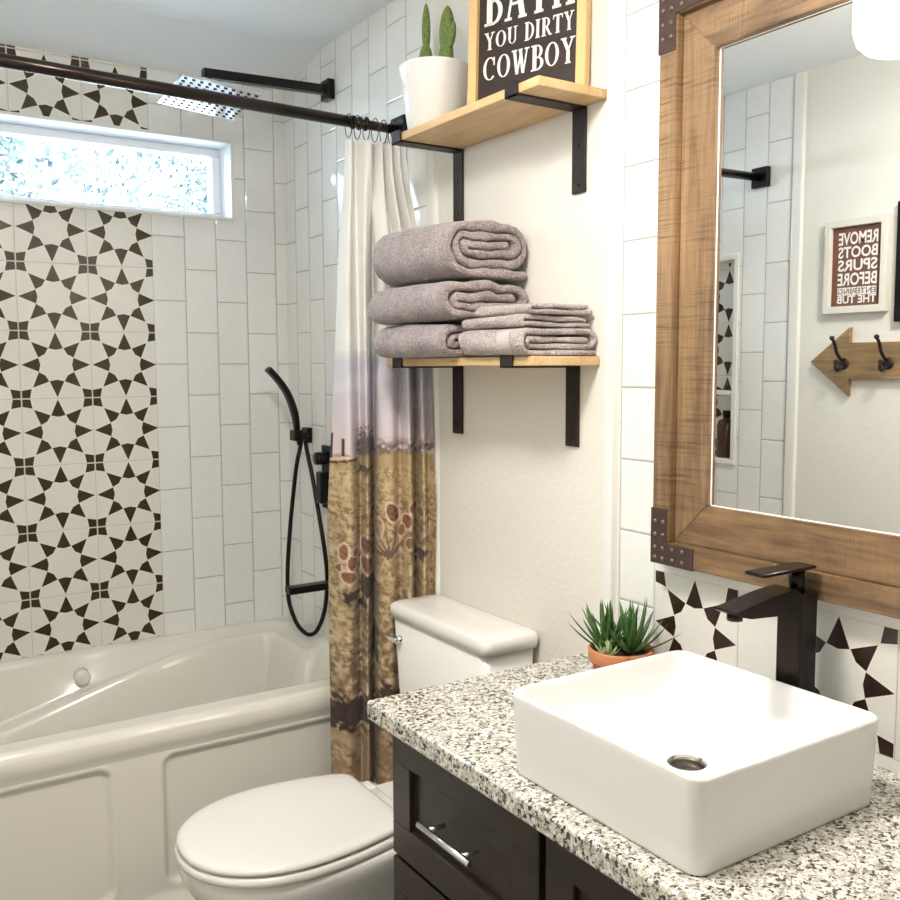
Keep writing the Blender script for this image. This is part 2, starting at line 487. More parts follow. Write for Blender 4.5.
mb = MB(); bullnose(mb, XL, 2.120, 2.168, 0, ZC, -1); struct('trim_3', mb, M['white_trim'], sharp=50)

# --- left wall with shower niche
ny0, ny1, nz0, nz1 = 2.412, 2.712, 1.100, 1.855
mb = MB()
wall_quads(mb, 'x', XL, [(2.165, ny0, 0, ZC, 1), (ny1, YB, 0, ZC, 1), (ny0, ny1, 0, nz0, 1), (ny0, ny1, nz1, ZC, 1), (YN, 2.165, 0, ZC, 0)])
nd = XL-.09
mb.mi = 2; mb.poly([(nd,ny0,nz0),(nd,ny1,nz0),(nd,ny1,nz1),(nd,ny0,nz1)])
mb.mi = 3
mb.poly([(XL,ny0,nz0),(XL,ny1,nz0),(nd,ny1,nz0),(nd,ny0,nz0)]); mb.poly([(XL,ny0,nz1),(XL,ny1,nz1),(nd,ny1,nz1),(nd,ny0,nz1)])
mb.poly([(XL,ny0,nz0),(XL,ny0,nz1),(nd,ny0,nz1),(nd,ny0,nz0)]); mb.poly([(XL,ny1,nz0),(XL,ny1,nz1),(nd,ny1,nz1),(nd,ny1,nz0)])
mb.mi = 0; mb.poly([(XL-T,YN,0),(XL-T,D,0),(XL-T,D,ZC),(XL-T,YN,ZC)])
struct('wall_left', mb, [M['paint_left'], M['tile_left'], M['star_niche'], M['white_trim']], fix=False)
mb = MB(); e = .022
for r in ((ny0-e, ny1+e, nz1, nz1+e), (ny0-e, ny1+e, nz0-e, nz0), (ny0-e, ny0, nz0, nz1), (ny1, ny1+e, nz0, nz1)):
    mb.box((XL, r[0], r[2]), (XL+.010, r[1], r[3]), .003)
struct('trim_4', mb, M['white_trim'])
mb = MB(); mb.box((nd, ny0, 1.345), (XL+.004, ny1, 1.362), .002)
tag(obj('niche_shelf', mb, M['white_trim'], base=(nd+.04, (ny0+ny1)/2, 1.345)), 'white glazed shelf across the tiled shower niche, seen in the mirror', 'shelf')
# bottles in the niche
t = thing('shampoo_bottle', 'dark brown bottle standing in the shower niche seen in the mirror', 'bottle', (XL-.045, 2.478, nz0))
mb = MB(); mb.lathe([(.002,0),(.033,0),(.036,.006),(.036,.125),(.030,.142),(.012,.150),(.012,.158)], (XL-.045,2.478,nz0+.0005), 24)
obj('bottle_body', mb, M['amber'], t)
mb = MB(); mb.lathe([(.015,0),(.015,.022),(.013,.024)], (XL-.045,2.478,nz0+.158), 20)
obj('cap', mb, M['black'], t)

# --- floor, ceiling, wall behind the camera with door
mb = MB(); mb.box((XL-T, YN-.1, -.1), (XR+T, D, 0)); struct('floor', mb, M['floor'])
mb = MB(); mb.box((XL-T, YN-.1, ZC), (XR+T, D, ZC+.1)); struct('ceiling', mb, M['ceilpaint'])
mb = MB()
dz = ZC-kz(2.435); pr = [(2.79,ZC+.001),(2.81,ZC-.0015),(2.84,ZC-.008),(YB+.01,ZC-dz),(YB+.01,ZC+.001)]
mb.prism([(XL-.01, y, z) for y, z in pr], (XR-XL+.02, 0, 0)); struct('trim_5', mb, M['ceilpaint'], sharp=60)
mb = MB(); mb.box((XL-T, YN-.12, 0), (XR+T, YN, ZC)); struct('wall_front', mb, M['paint_left'])
mb = MB(); mb.box((XL+.14, YN, 0), (.70, YN+.02, 2.05), .004)
for (za, zb) in ((.15,.95),(1.1,1.9)):
    mb.box((XL+.26, YN+.02, za), (.58, YN+.028, zb), .006)
dr = struct('door_1', mb, M['door_paint'])
mb = MB(); mb.cyl((.63, YN+.02, 1.0), (.63, YN+.07, 1.0), .012); mb.lathe([(.005,0),(.026,.006),(.028,.02),(.018,.034),(.003,.038)], (0,0,0), 20, Matrix.Translation((.63,YN+.06,1.0)) @ Matrix.Rotation(-PI/2, 4, 'X'))
obj('door_knob', mb, M['nickel'], dr)

# ================================================================== BATHTUB
tub = thing('bathtub', 'cream alcove bathtub with recessed skirt panels below the window', 'bathtub', (.571, 2.72, 0))
RZ = .5575
TY = 2.400*KB
tx0, tx1, ty0, ty1 = XL+.0005, XR-.0005, TY, YB-.0005
ix0, ix1, iy0, iy1 = XL+.09, XR-.055, 2.495*KB, YB-.034
def sdrr(x, y, x0, x1, y0, y1, r):
    cx, cy = (x0+x1)/2, (y0+y1)/2; hx, hy = (x1-x0)/2-r, (y1-y0)/2-r
    dx, dy = abs(x-cx)-hx, abs(y-cy)-hy
    return math.hypot(max(dx,0), max(dy,0)) + min(max(dx,dy),0) - r
def tubz(x, y):
    d = -sdrr(x, y, ix0, ix1, iy0, iy1, .11)      # distance inside the opening
    # arm-rest contour of the back side: descends to the left
    zl = .330 + .210*sstep(.0, 1.12, x) if y > (iy0+iy1)/2 else .49
    top = RZ - .010*sstep(-.012, .012, d)
    if d <= 0: return RZ - .004*sstep(-.02, 0, d)
    lw = .014 if y > (iy0+iy1)/2 else .016
    back = y > (iy0+iy1)/2
    w1 = .052
    z = RZ - .006
    if back:
        z = lerp(z, zl, min(1, d/w1)**.75)
        z = lerp(z, .13, sstep(w1+lw-.006, w1+lw+.12, d))
    else:
        z = lerp(z, .13, sstep(0, .17, d)**.8)
    return z
nx, ny = 250, 150
P = []
for i in range(nx+1):
    x = lerp(tx0, tx1, i/nx); row = []
    for j in range(ny+1):
        y = lerp(ty0, ty1, j/ny); z = tubz(x, y)
        z -= .020*(1-math.sqrt(max(0,1-(1-min(1,(y-ty0)/.022))**2)))
        row.append((x, y, z))
    P.append(row)
mb = MB(); mb.grid(P)
# rolled front edge
prof = [(TY+a, RZ-b_) for a, b_ in ((0,.020),(-.0015,.026),(-.002,.036),(-.001,.048),(.003,.060),(.0075,.069),(.010,.080))]
mb.grid([[(x, y, z) for (y, z) in prof] for x in (tx0, tx1)])
obj('tub_shell', mb, M['acrylic'], tub)
# skirt with recessed panels
panels = [(-.10, .530*KB, .122, kz(.437)), (.667*KB, 1.27, .122, kz(.437))]
def skirt_y(x, z):
    y = TY+.010
    for (a, b_, c, d) in panels:
        s = sdrr(x, z, a, b_, c, d, .030)
        y += .012*sstep(.006, -.010, s)
        y -= .002*math.exp(-((s-.010)/.008)**2)
    y -= .028*(1-sstep(.055, .12, z))**1.5
    return y
P = []
for i in range(311):
    x = lerp(tx0, tx1, i/310)
    P.append([(x, skirt_y(x, z), z) for z in [.001+(RZ-.080)*k/110 for k in range(111)]])
mb = MB(); mb.grid(P, flip=True)
obj('tub_skirt', mb, M['acrylic'], tub)
mb = MB(); Mx = Matrix.Translation((.613*KB, 3.118*KB, kz(.462))) @ Matrix.Rotation(PI/2+.10, 4, 'X')
mb.lathe([(.002,.016),(.015,.015),(.021,.011),(.023,.004),(.023,-.03)], (0,0,0), 32, Mx)
obj('air_control', mb, M['porcelain'], tub)

# ================================================================== TOILET
ty = 1.905
toi = thing('toilet', 'white toilet with closed lid between the vanity and the tub', 'toilet', (1.0, ty, 0))
def ovring(z, xt, xb, w, wb, cx=None, n=30, back_r=.035):
    """outline: tip at xt (front, -X), straight back at xb; half width w, at the back wb"""
    pts = []
    xm = xt + (xb-xt)*.50
    side = []
    for k in range(n+1):
        a = PI/2*k/n
        side.append((xm-(xm-xt)*math.cos(a)**.92, w*math.sin(a)**.95))
    m = 10
    for k in range(1, m+1):
        t = k/m; x = lerp(xm, xb-back_r, t); side.append((x, lerp(w, wb+.004, t*t)))
    for k in range(1, 6):
        a = PI/2*k/5; side.append((xb-back_r+back_r*math.sin(a), wb-back_r*(1-math.cos(a))+.0))
    pts = [Vector((x, ty+y, z)) for x, y in side] + [Vector((x, ty-y, z)) for x, y in reversed(side[1:])]
    return pts
mb = MB(); e = [ (.4275,.006),(.4300,.0),(.4360,.0),(.4410,.003),(.4440,.012),(.4455,.03),(.4462,.07)]
mb.loft([ovring(z, .556+d, 1.028-d, .197-d, .160-d) for z, d in e])
obj('lid', mb, M['seatplastic'], toi)
mb = MB(); e = [(.403,.008),(.405,.001),(.411,-.002),(.420,-.001),(.4235,.004),(.4245,.012)]
mb.loft([ovring(z, .554+d, 1.040-d, .199-d, .162-d) for z, d in e])
obj('seat', mb, M['seatplastic'], toi)
mb = MB()
e = [(.4015,.563,1.08,.190,.165),(.398,.558,1.10,.196,.168),(.385,.557,1.10,.198,.168),(.360,.563,1.10,.192,.165),(.32,.585,1.09,.176,.155),(.26,.640,1.08,.145,.130),(.18,.700,1.08,.118,.110),(.08,.715,1.09,.108,.105),(.02,.705,1.10,.112,.110),(.0005,.70,1.10,.114,.112)]
mb.loft([ovring(*a) for a in e])
# deck that carries the tank
mb.loft([rrect(1.19, ty, z, hx, hy, .03) for z, hx, hy in ((.0005,.13,.10),(.30,.13,.11),(.370,.135,.125),(.394,.135,.130),(.400,.128,.122))])
obj('bowl', mb, M['porcelain'], toi)
for s in (-1, 1):
    mb = MB(); mb.box((1.034, ty+s*.075-.022, .4005), (1.058, ty+s*.075+.022, .434), .006, 3)
    obj('hinge', mb, M['seatplastic'], toi)
mb = MB()
mb.loft([rrect(cx, 1.897, z, hx, hy, .022) for z, cx, hx, hy in ((.4005,1.268,.062,.175),(.43,1.267,.068,.182),(.60,1.265,.072,.198),(.806,1.263,.077,.210))])
obj('tank', mb, M['porcelain'], toi)
mb = MB()
mb.loft([rrect(cx, 1.897, z, hx, hy, r) for z, cx, hx, hy, r in ((.8065,1.262,.074,.208,.02),(.808,1.262,.081,.222,.024),(.826,1.262,.083,.225,.026),(.838,1.262,.082,.224,.028),(.8435,1.262,.077,.219,.028),(.8465,1.262,.066,.208,.028),(.8475,1.262,.03,.17,.03))])
obj('tank_lid', mb, M['porcelain'], toi)
mb = MB(); mb.cyl((1.200, 2.060, .755), (1.172, 2.060, .755), .010); mb.box((1.166, 2.052, .748), (1.173, 2.098, .762), .003)
plabel(obj('flush_lever', mb, M['chrome'], toi), 'chrome flush lever')

# ================================================================== VANITY
VX, VY0, VY1 = .835, -.24, 1.487
cab = thing('vanity_cabinet', 'dark espresso vanity cabinet under the granite counter', 'cabinet', (1.09, .62, 0))
mb = MB(); mb.box((VX+.02, VY0, .09), (XR-.004, VY1, .7915)); mb.box((VX+.09, VY0+.02, .0), (XR-.004, VY1-.02, .09))
obj('body', mb, M['cabinet'], cab)
def shaker(ya, yb, za, zb, rail=.060):
    mb = MB(); x0, x1 = VX, VX+.0195
    mb.box((x0, ya, zb-rail), (x1, yb, zb), .0018); mb.box((x0, ya, za), (x1, yb, za+rail), .0018)
    mb.box((x0, ya, za+rail), (x1, ya+rail, zb-rail), .0018); mb.box((x0, yb-rail, za+rail), (x1, yb, zb-rail), .0018)
    mb.box((x0+.011, ya+rail-.002, za+rail-.002), (x1, yb-rail+.002, zb-rail+.002))
    return mb
def pull(parent, y0, y1, z, vert=False):
    mb = MB(); x = VX-.034
    if not vert:
        mb.cyl((x, y0, z), (x, y1, z), .0058, 16)
        for y in (y0+.028, y1-.028): mb.cyl((x, y, z), (VX+.001, y, z), .0042, 12)
    else:
        mb.cyl((x, y0, z), (x, y0, z+y1), .0058, 16)
        for q in (z+.028, z+y1-.028): mb.cyl((x, y0, q), (VX+.001, y0, q), .0042, 12)
    plabel(obj('handle', mb, M['nickel'], parent), 'brushed nickel bar handle')
for (za, zb) in ((.5465,.7895),(.320,.5385),(.098,.312)):
    d = obj('drawer', shaker(1.046, 1.485, za, zb, .062), M['cabinet'], cab)
    zz = .671 if zb > .7 else (za+zb)/2
    pull(d, 1.177, 1.335, zz)
for k, (ya, yb) in enumerate(((.620,1.030),(.205,.614))):
    d = obj('door', shaker(ya, yb, .098, .7895, .062), M['cabinet'], cab)
    pull(d, (ya+.031) if k == 0 else (yb-.031), .158, .56, True)
for (za, zb) in ((.5465,.7895),(.320,.5385),(.098,.312)):
    d = obj('drawer', shaker(-.238, .195, za, zb, .062), M['cabinet'], cab)
    pull(d, -.10, .058, (za+zb)/2)

mb = MB(); mb.box((.807, -.27, .7925), (XR-.0005, 1.535, .830), .006, 3)
tag(obj('countertop', mb, M['granite'], base=(0,0,0)), 'speckled cream and black granite countertop on the dark vanity', 'countertop')

# ================================================================== VESSEL SINK
sk = thing('vessel_sink', 'square white vessel sink on the granite countertop', 'sink', (1.0375, .944, .83))
cx, cy = 1.0355, .9435
mb = MB()
R = []
zb = .8305
outer = [(zb,.183,.186,.020),(zb+.0015,.1855,.1885,.022),(zb+.006,.1865,.1895,.023),(zb+.06,.189,.192,.024),(zb+.115,.1915,.1945,.026),(.9550,.1922,.1952,.026),(.9585,.1915,.1945,.026),(.9600,.1897,.1927,.025),(.9600,.1872,.1902,.024),(.9580,.1852,.1882,.023)]
inner = [(.950,.1835,.1865,.024),(.930,.181,.184,.028),(.910,.176,.1785,.040),(.893,.164,.166,.055),(.882,.142,.144,.070),(.875,.110,.112,.080),(.8710,.075,.076,.070),(.8685,.045,.045,.045),(.8675,.0295,.0295,.0295)]
for z, hx, hy, r in outer+inner: R.append(rrect(cx, cy, z, hx, hy, r, 10))
mb.loft(R, True, False)
# drain throat
mb.loft([rrect(cx, cy, z, q, q, q, 10) for z, q in ((.8675,.0295),(.862,.0285),(.842,.0285))], False, False)
obj('bowl', mb, M['basin'], sk)
mb = MB(); mb.lathe([(.0282,.850),(.0282,.8635),(.0262,.8645),(.0250,.860),(.0245,.850)], (cx,cy,0), 32)
mb.lathe([(.001,.8560),(.017,.8555),(.0205,.8530),(.0205,.8490)], (cx,cy,0), 32)
plabel(obj('drain', mb, M['drain'], sk), 'dull metal drain')

# ================================================================== FAUCET
fa = thing('faucet', 'tall dark bronze faucet behind the vessel sink', 'faucet', (1.272, .934, .83))
mb = MB(); mb.lathe([(.001,0),(.032,0),(.032,.005),(.029,.008),(.001,.008)], (1.272,.934,.8302), 32); obj('base_ring', mb, M['faucet'], fa)
mb = MB(); mb.box((1.249,.911,.838), (1.294,.956,1.098), .004, 3); obj('column', mb, M['faucet'], fa)
mb = MB()
zt = 1.094
prof = [(1.252,zt+.006),(1.252,zt-.020),(1.200,zt-.021),(1.135,zt-.016),(1.112,zt-.010),(1.100,zt-.004),(1.102,zt-.001),(1.190,zt+.012),(1.240,zt+.016)]
mb.prism([(x, .912, z) for x, z in prof], (0,.043,0)); obj('spout', mb, M['faucet'], fa)
mb = MB(); mb.cyl((1.122,.9335,zt-.020), (1.122,.9335,zt-.010), .012); obj('aerator', mb, M['faucet'], fa)
mb = MB(); mb.cyl((1.268,.9335,1.097), (1.268,.9335,1.136), .0125); obj('handle_stem', mb, M['faucet'], fa)
mb = MB(); mb.box((1.165,.914,1.1355), (1.292,.953,1.1415), .0025, 2)
obj('lever', mb, M['faucet'], fa)

# ================================================================== MIRROR
mir = thing('wall_mirror', 'large rustic wood framed mirror above the sink', 'mirror', (XR, .62, 1.07))
MY1, MZ0, MZ1 = 1.285, 1.083, 2.133; MY0 = -.03
XO, XI, XG = 1.300, 1.315, 1.3265
ow, tw = .043, .120
def mitre(mb, y0, y1, z0, z1, w0, w1, xf, side):
    """one of the four frame boards, between inset w0 and w1 from the outer rectangle"""
    a = [(y0+w0, z0+w0), (y1-w0, z0+w0), (y1-w0, z1-w0), (y0+w0, z1-w0)]
    b_ = [(y0+w1, z0+w1), (y1-w1, z0+w1), (y1-w1, z1-w1), (y0+w1, z1-w1)]
    i, j = {'bottom': (0,1), 'left': (1,2), 'top': (2,3), 'right': (3,0)}[side]
    q = [a[i], a[j], b_[j], b_[i]]
    mb.prism([(xf, y, z) for y, z in q], (XR-.0002-xf, 0, 0))
for side, mt in (('bottom','frame_h'),('left','frame_v'),('top','frame_h'),('right','frame_v')):
    mb = MB(); mitre(mb, MY0, MY1, MZ0, MZ1, 0, ow, XO, side)
    bmesh.ops.bevel(mb.bm, geom=[e for e in mb.bm.edges], offset=.002, segments=2, affect='EDGES')
    obj('outer_frame_board', mb, M[mt], mir, sharp=35)
    mb = MB(); mitre(mb, MY0, MY1, MZ0, MZ1, ow+.0005, tw, XI, side)
    bmesh.ops.bevel(mb.bm, geom=[e for e in mb.bm.edges], offset=.0015, segments=2, affect='EDGES')
    obj('inner_frame_board', mb, M[mt], mir, sharp=35)
mb = MB(); mb.poly([(XG, MY0+tw-.003, MZ0+tw-.003), (XG, MY1-tw+.003, MZ0+tw-.003), (XG, MY1-tw+.003, MZ1-tw+.003), (XG, MY0+tw-.003, MZ1-tw+.003)])
mb.mi = 1
for (ya, yb, za, zb_) in ((MY0+tw-.004, MY1-tw+.004, MZ0+tw-.004, MZ0+tw+.0022), (MY1-tw-.0022, MY1-tw+.004, MZ0+tw, MZ1-tw), (MY0+tw-.004, MY1-tw+.004, MZ1-tw-.001, MZ1-tw+.004)):
    mb.box((XG-.0008, ya, za), (XG+.003, yb, zb_))
obj('glass', mb, [M['mirror'], M['white_vinyl']], mir, fix=False)
pw, pl = .040, .105
for (yc, sy) in ((MY1, -1), (MY0, 1)):
    for (zc, sz) in ((MZ0, 1), (MZ1, -1)):
        mb = MB(); e = .0012
        pts = [(yc-sy*e, zc-sz*e), (yc+sy*pl, zc-sz*e), (yc+sy*pl, zc+sz*pw), (yc+sy*pw, zc+sz*pw), (yc+sy*pw, zc+sz*pl), (yc-sy*e, zc+sz*pl)]
        mb.prism([(XO-.0018, y, z) for y, z in pts], (.0016, 0, 0))
        # folded outer edges
        mb.box((XO-.0018, yc-sy*e, zc-sz*e), (XO+.030, yc-sy*(e-.001), zc+sz*pl))
        mb.box((XO-.0018, yc-sy*e, zc-sz*e), (XO+.030, yc+sy*pl, zc-sz*(e-.001)))
        cp = obj('corner_plate', mb, M['cornerplate'], mir)
        for (a, b_) in [(.010,.010),(.030,.010),(.010,.030),(.055,.010),(.055,.030),(.080,.010),(.080,.030),(.010,.055),(.030,.055),(.010,.080),(.030,.080),(.030,.030)]:
            mb = MB(); mb.lathe([(.0042,0),(.0038,.0014),(.0022,.0026),(.0003,.0030)], (0,0,0), 12, Matrix.Translation((XO-.0018, yc+sy*a, zc+sz*b_)) @ Matrix.Rotation(-PI/2, 4, 'Y'))
            obj('rivet', mb, M['rivet'], cp)

# ================================================================== VANITY LIGHT
vl = thing('vanity_light', 'vanity wall light with opal glass shades above the mirror', 'lamp', (XR, .62, 2.28))
mb = MB(); mb.box((XR-.030, .30, 2.24), (XR-.0002, .94, 2.32), .006); obj('back_plate', mb, M['black'], vl)
for y in (.735, .500):
    X0 = 1.19
    mb = MB(); mb.tube([(XR-.03, y, 2.28), (XR-.10, y, 2.285), (X0+.01, y, 2.27), (X0, y, 2.24), (X0, y, 2.13)], .008); 
    ar = obj('arm', mb, M['black'], vl)
    mb = MB(); mb.lathe([(.001,2.145),(.030,2.145),(.034,2.135),(.034,2.105),(.030,2.10),(.001,2.10)], (X0,y,0), 24); obj('socket_cap', mb, M['black'], ar)
    mb = MB(); mb.lathe([(.030,2.098),(.052,2.085),(.060,2.06),(.063,2.00),(.0655,1.93),(.0650,1.900),(.060,1.882),(.050,1.872),(.030,1.867),(.001,1.866)], (X0,y,0), 36)
    plabel(obj('shade', mb, M['opal'], ar), 'glowing white glass shade')

# added ceiling light, out of view, placed to brighten the room
cl = thing('added_ceiling_light', 'added round ceiling light, out of view, that brightens the room', 'lamp', (.40, 1.05, ZC))
mb = MB(); mb.lathe([(.17,0),(.17,-.02),(.165,-.025)], (.40,1.05,ZC-.0005), 40); obj('rim', mb, M['nickel'], cl)
mb = MB(); mb.lathe([(.160,-.0255),(.155,-.05),(.12,-.072),(.06,-.082),(.002,-.085)], (.40,1.05,ZC), 40); obj('diffuser', mb, M['added_diffuser'], cl)

# ================================================================== SHELVES
def shelf(label, y0, y1, ztop, th, brk, base_z):
    t = thing('wall_shelf', label, 'shelf', (XR, (y0+y1)/2, ztop-th))
    mb = MB(); mb.box((1.166, y0, ztop-th), (XR-.001, y1, ztop), .002, 2)
    plabel(obj('board', mb, M['shelfwood'], t), 'pale pine board')
    for (ya, yb, zl) in brk:
        mb = MB()
        mb.box((1.1605, ya, ztop-th-.0045), (XR-.001, yb, ztop-th-.0005), .0008, 1)
        mb.box((1.1605, ya, ztop-th-.0045), (1.1650, yb, ztop+.006), .0008, 1)
        mb.box((XR-.0065, ya, zl), (XR-.001, yb, ztop-th-.0005), .0008, 1)
        br = obj('bracket', mb, M['iron'], t)
        for q in (zl+.018, zl+.10):
            mb = MB(); mb.lathe([(.0045,0),(.004,.0015),(.001,.0022)], (0,0,0), 12, Matrix.Translation((XR-.0065, (ya+yb)/2, q)) @ Matrix.Rotation(-PI/2, 4, 'Y')); obj('screw', mb, M['black'], br)
    return t
shelf('upper pine wall shelf on black brackets holding the cactus pot', 1.473, 2.057, 2.020, .019, ((1.535,1.577,1.825),(1.998,2.040,1.825)), 0)
shelf('lower pine wall shelf on black brackets holding the folded towels', 1.488, 2.086, 1.4785, .019, ((1.550,1.592,1.283),(2.002,2.046,1.285)), 0)

# ---------------- folded towels
def ribbon(mb, path, t, y0, y1, seed, wav=.004, ns=14, rnd_t=.35, yshift=None):
    """thick ribbon of cloth following path (x,z), laid along Y"""
    P = [Vector((x, z)) for x, z in path]; n = len(P)
    N = []
    for i in range(n):
        d = (P[min(i+1,n-1)]-P[max(i-1,0)]).normalized(); N.append(Vector((-d.y, d.x)))
    ys = [0,.008,.025,.06]+[.06+.88*k/ns for k in range(1, ns)]+[.94,.975,.992,1]
    rings = []
    for q in ys:
        e = min(q, 1-q); w = rnd_t + (1-rnd_t)*math.sqrt(max(0, 1-(1-min(1, e/.06))**2))
        A = []; B = []
        for i in range(n):
            y = lerp(y0, y1, q)
            s = i/n*9
            nz = noise.noise(Vector((s*.9+seed, y*9, seed)))
            n2 = noise.noise(Vector((s*3.1+seed, y*25, seed+7)))
            h = t/2*w*(1+.16*n2)
            c = P[i] + N[i]*wav*nz*.6
            yy = y + (yshift(i/n, q) if yshift else 0) + .004*noise.noise(Vector((s*1.3, seed*3, q)))*(1 if e < .2 else 0)
            a = c+N[i]*h; b_ = c-N[i]*h
            A.append(Vector((a.x, yy, a.y))); B.append(Vector((b_.x, yy, b_.y)))
        # rounded long ends
        d0 = (P[0]-P[1]).normalized()*t*.35*w; d1 = (P[-1]-P[-2]).normalized()*t*.35*w
        e0 = Vector((P[0].x+d0.x, A[0].y, P[0].y+d0.y)); e1 = Vector((P[-1].x+d1.x, A[-1].y, P[-1].y+d1.y))
        rings.append([e0]+A+[e1]+list(reversed(B)))
    V = [[mb.bm.verts.new(p) for p in r] for r in rings]; m = len(V[0]); fs = []
    for a, b_ in zip(V, V[1:]):
        for i in range(m): fs.append(mb.bm.faces.new((a[i], a[(i+1)%m], b_[(i+1)%m], b_[i])))
    for r in (V[0], V[-1]):
        fs.append(mb.bm.faces.new((r[0], r[1], r[m-1])))
        for i in range(1, n): fs.append(mb.bm.faces.new((r[i], r[i+1], r[m-1-i], r[m-i])))
        fs.append(mb.bm.faces.new((r[n], r[n+1], r[n+2])))
    mb._faces(fs, True)
def arc(cx, cz, rx, rz, a0, a1, n=8):
    return [(cx+rx*math.cos(math.radians(lerp(a0,a1,k/n))), cz+rz*math.sin(math.radians(lerp(a0,a1,k/n)))) for k in range(n+1)]
def line(a, b_, n=10):
    return [(lerp(a[0],b_[0],k/n), lerp(a[1],b_[1],k/n)) for k in range(n+1)]
def spiral(xf, xb, z0, z1, t, turns, slope=0):
    """flattened spiral, first fold at the front (xf)"""
    p = []; lo, hi, f, bk = z0+t/2, z1-t/2, xf+t/2, xb-t/2
    p += line((bk, lo), (f+(hi-lo)/2, lo))
    for k in range(turns):
        r = (hi-lo)/2
        p += arc(f+r, (hi+lo)/2, r, r, -90, -270)[1:]
        lo2 = lo+t
        bk2 = bk - t*(k)
        if k == turns-1:
            p += line((f+r, hi), (bk2-.01, hi-.002))[1:]; break
        r2 = (hi-lo2)/2
        p += line((f+r, hi), (bk2-r2, hi))[1:]
        p += arc(bk2-r2, (hi+lo2)/2, r2, r2, 90, -90)[1:]
        f = f+t*1.05; lo = lo2; hi = hi-t
        p += line((bk2-r2, lo), (f+(hi-lo)/2, lo))[1:]
    return p
zs = 1.4795
def towel(label, z0, z1, xf, xb, y0, y1, t, turns, seed, sh=.0):
    mb = MB()
    ribbon(mb, spiral(xf, xb, z0, z1, t, turns), t*.97, y0, y1, seed, .004, 16, .45)
    # slump: far/front drop
    for v in mb.bm.verts:
        q = Vector((v.co.x*14, v.co.y*3, v.co.z*16+seed*3)); ed = max(0, 1-(v.co.y-y0)/.10)
        v.co.z += (.0050*noise.noise(q) + .0035*noise.noise(q*2.3))*(.5+ed) * min(1, (v.co.z-z0)/.02)
        v.co.x += .0065*noise.noise(q+Vector((9,3,1)))
        v.co.y += .012*noise.noise(Vector((v.co.x*18, v.co.z*22, seed)))*ed
        v.co.z = z0 + (v.co.z-z0)*(1+.05*math.sin((v.co.y-y0)/(y1-y0)*2.6)) 
        v.co.x += .006*noise.noise(Vector((v.co.y*8, v.co.z*10, seed)))
        v.co.z = max(v.co.z, z0+.0003)
    o = obj('bath_towel', mb, M['terry'], base=((xf+xb)/2, (y0+y1)/2, z0)); return tag(o, label, 'towel', 'folded bath towels on the lower shelf')
towel('folded mauve grey bath towel at the bottom of the towel pile', zs, zs+.074, 1.112, 1.338, 1.748, 2.060, .0185, 2, 1.3)
towel('folded mauve grey bath towel in the middle of the towel pile', zs+.0815, zs+.166, 1.104, 1.340, 1.724, 2.072, .0212, 2, 5.1)
towel('folded mauve grey bath towel on top of the towel pile', zs+.175, zs+.300, 1.108, 1.340, 1.724, 2.062, .0208, 3, 9.7)
# small towels
def small(name, label, z0, z1, xf, xb, y0, y1, t, turns, seed, mt='terry_light', bandy=None):
    mb = MB(); ribbon(mb, spiral(xf, xb, z0, z1, t, turns), t*.96, y0, y1, seed, .006, 14, .45)
    for v in mb.bm.verts:
        q = Vector((v.co.x*16, v.co.y*5, v.co.z*20+seed*3))
        v.co.z += .0040*noise.noise(q)*min(1, (v.co.z-z0)/.012); v.co.x += .006*noise.noise(q+Vector((9,3,1)))
        v.co.y += .010*noise.noise(Vector((v.co.x*18, v.co.z*30, seed)))
        v.co.z = max(z0+.0003, v.co.z)
    if bandy:
        for f in mb.bm.faces:
            c = f.calc_center_median()
            if bandy[0] < c.y < bandy[1] and c.x < xb-.02: f.material_index = 1
    o = obj(name, mb, [M[mt], M['band']], base=((xf+xb)/2, (y0+y1)/2, z0)); return tag(o, label, 'towel', 'small towels on the lower shelf')
small('hand_towel', 'thick folded hand towel with woven band at the near end of the lower shelf', zs, zs+.056, 1.140, 1.343, 1.497, 1.722, .0135, 2, 2.2, bandy=(1.535,1.585))
small('washcloth', 'folded washcloth lying directly on the thick hand towel', zs+.0585, zs+.0820, 1.150, 1.341, 1.508, 1.722, .0112, 1, 3.7)
small('washcloth', 'thin folded washcloth topmost on the small towel pile', zs+.0845, zs+.1085, 1.165, 1.341, 1.500, 1.700, .0115, 1, 6.4)

# ---------------- cactus pot
cpx, cpy, cpz = 1.243, 1.972, 2.0202
t = thing('cactus_pot', 'white tapered pot with two small cacti on the upper shelf', 'potted plant', (cpx, cpy, cpz))
mb = MB(); mb.lathe([(.001,0),(.062,0),(.065,.003),(.0855,.146),(.0875,.151),(.0870,.154),(.0840,.154),(.0815,.150),(.078,.135),(.001,.135)], (cpx,cpy,cpz), 48)
obj('pot', mb, M['whitepot'], t)
mb = MB(); mb.lathe([(.0785,.1355),(.0775,.138),(.05,.141),(.001,.142)], (cpx,cpy,cpz), 32); obj('soil', mb, M['soil'], t)
def cactus(lobes, seed):
    mb = MB()
    for (p, q, r, fl) in lobes:
        p, q = Vector(p), Vector(q); ax = (q-p); L = ax.length; n = 28; rings = []
        a = Vector((0,1,0)).cross(ax).normalized(); b_ = ax.normalized().cross(a)
        for i in range(17):
            u = i/16; rr = r*math.sin(PI*min(.985, .16+.83*u))**.55
            if i == 16: rr = r*.12
            rings.append([p+ax*u + (a*math.cos(2*PI*k/n)*fl + b_*math.sin(2*PI*k/n))*rr*(1+.10*((k+i)%2)) for k in range(n)])
        mb.loft(rings)
    return mb
z0 = cpz+.137
obj('cactus', cactus([((cpx-.005,cpy+.035,z0),(cpx-.003,cpy+.034,z0+.085),.020,.75),((cpx-.003,cpy+.033,z0+.070),(cpx-.001,cpy+.036,z0+.178),.0115,.8)], 1), M['cactus'], t)
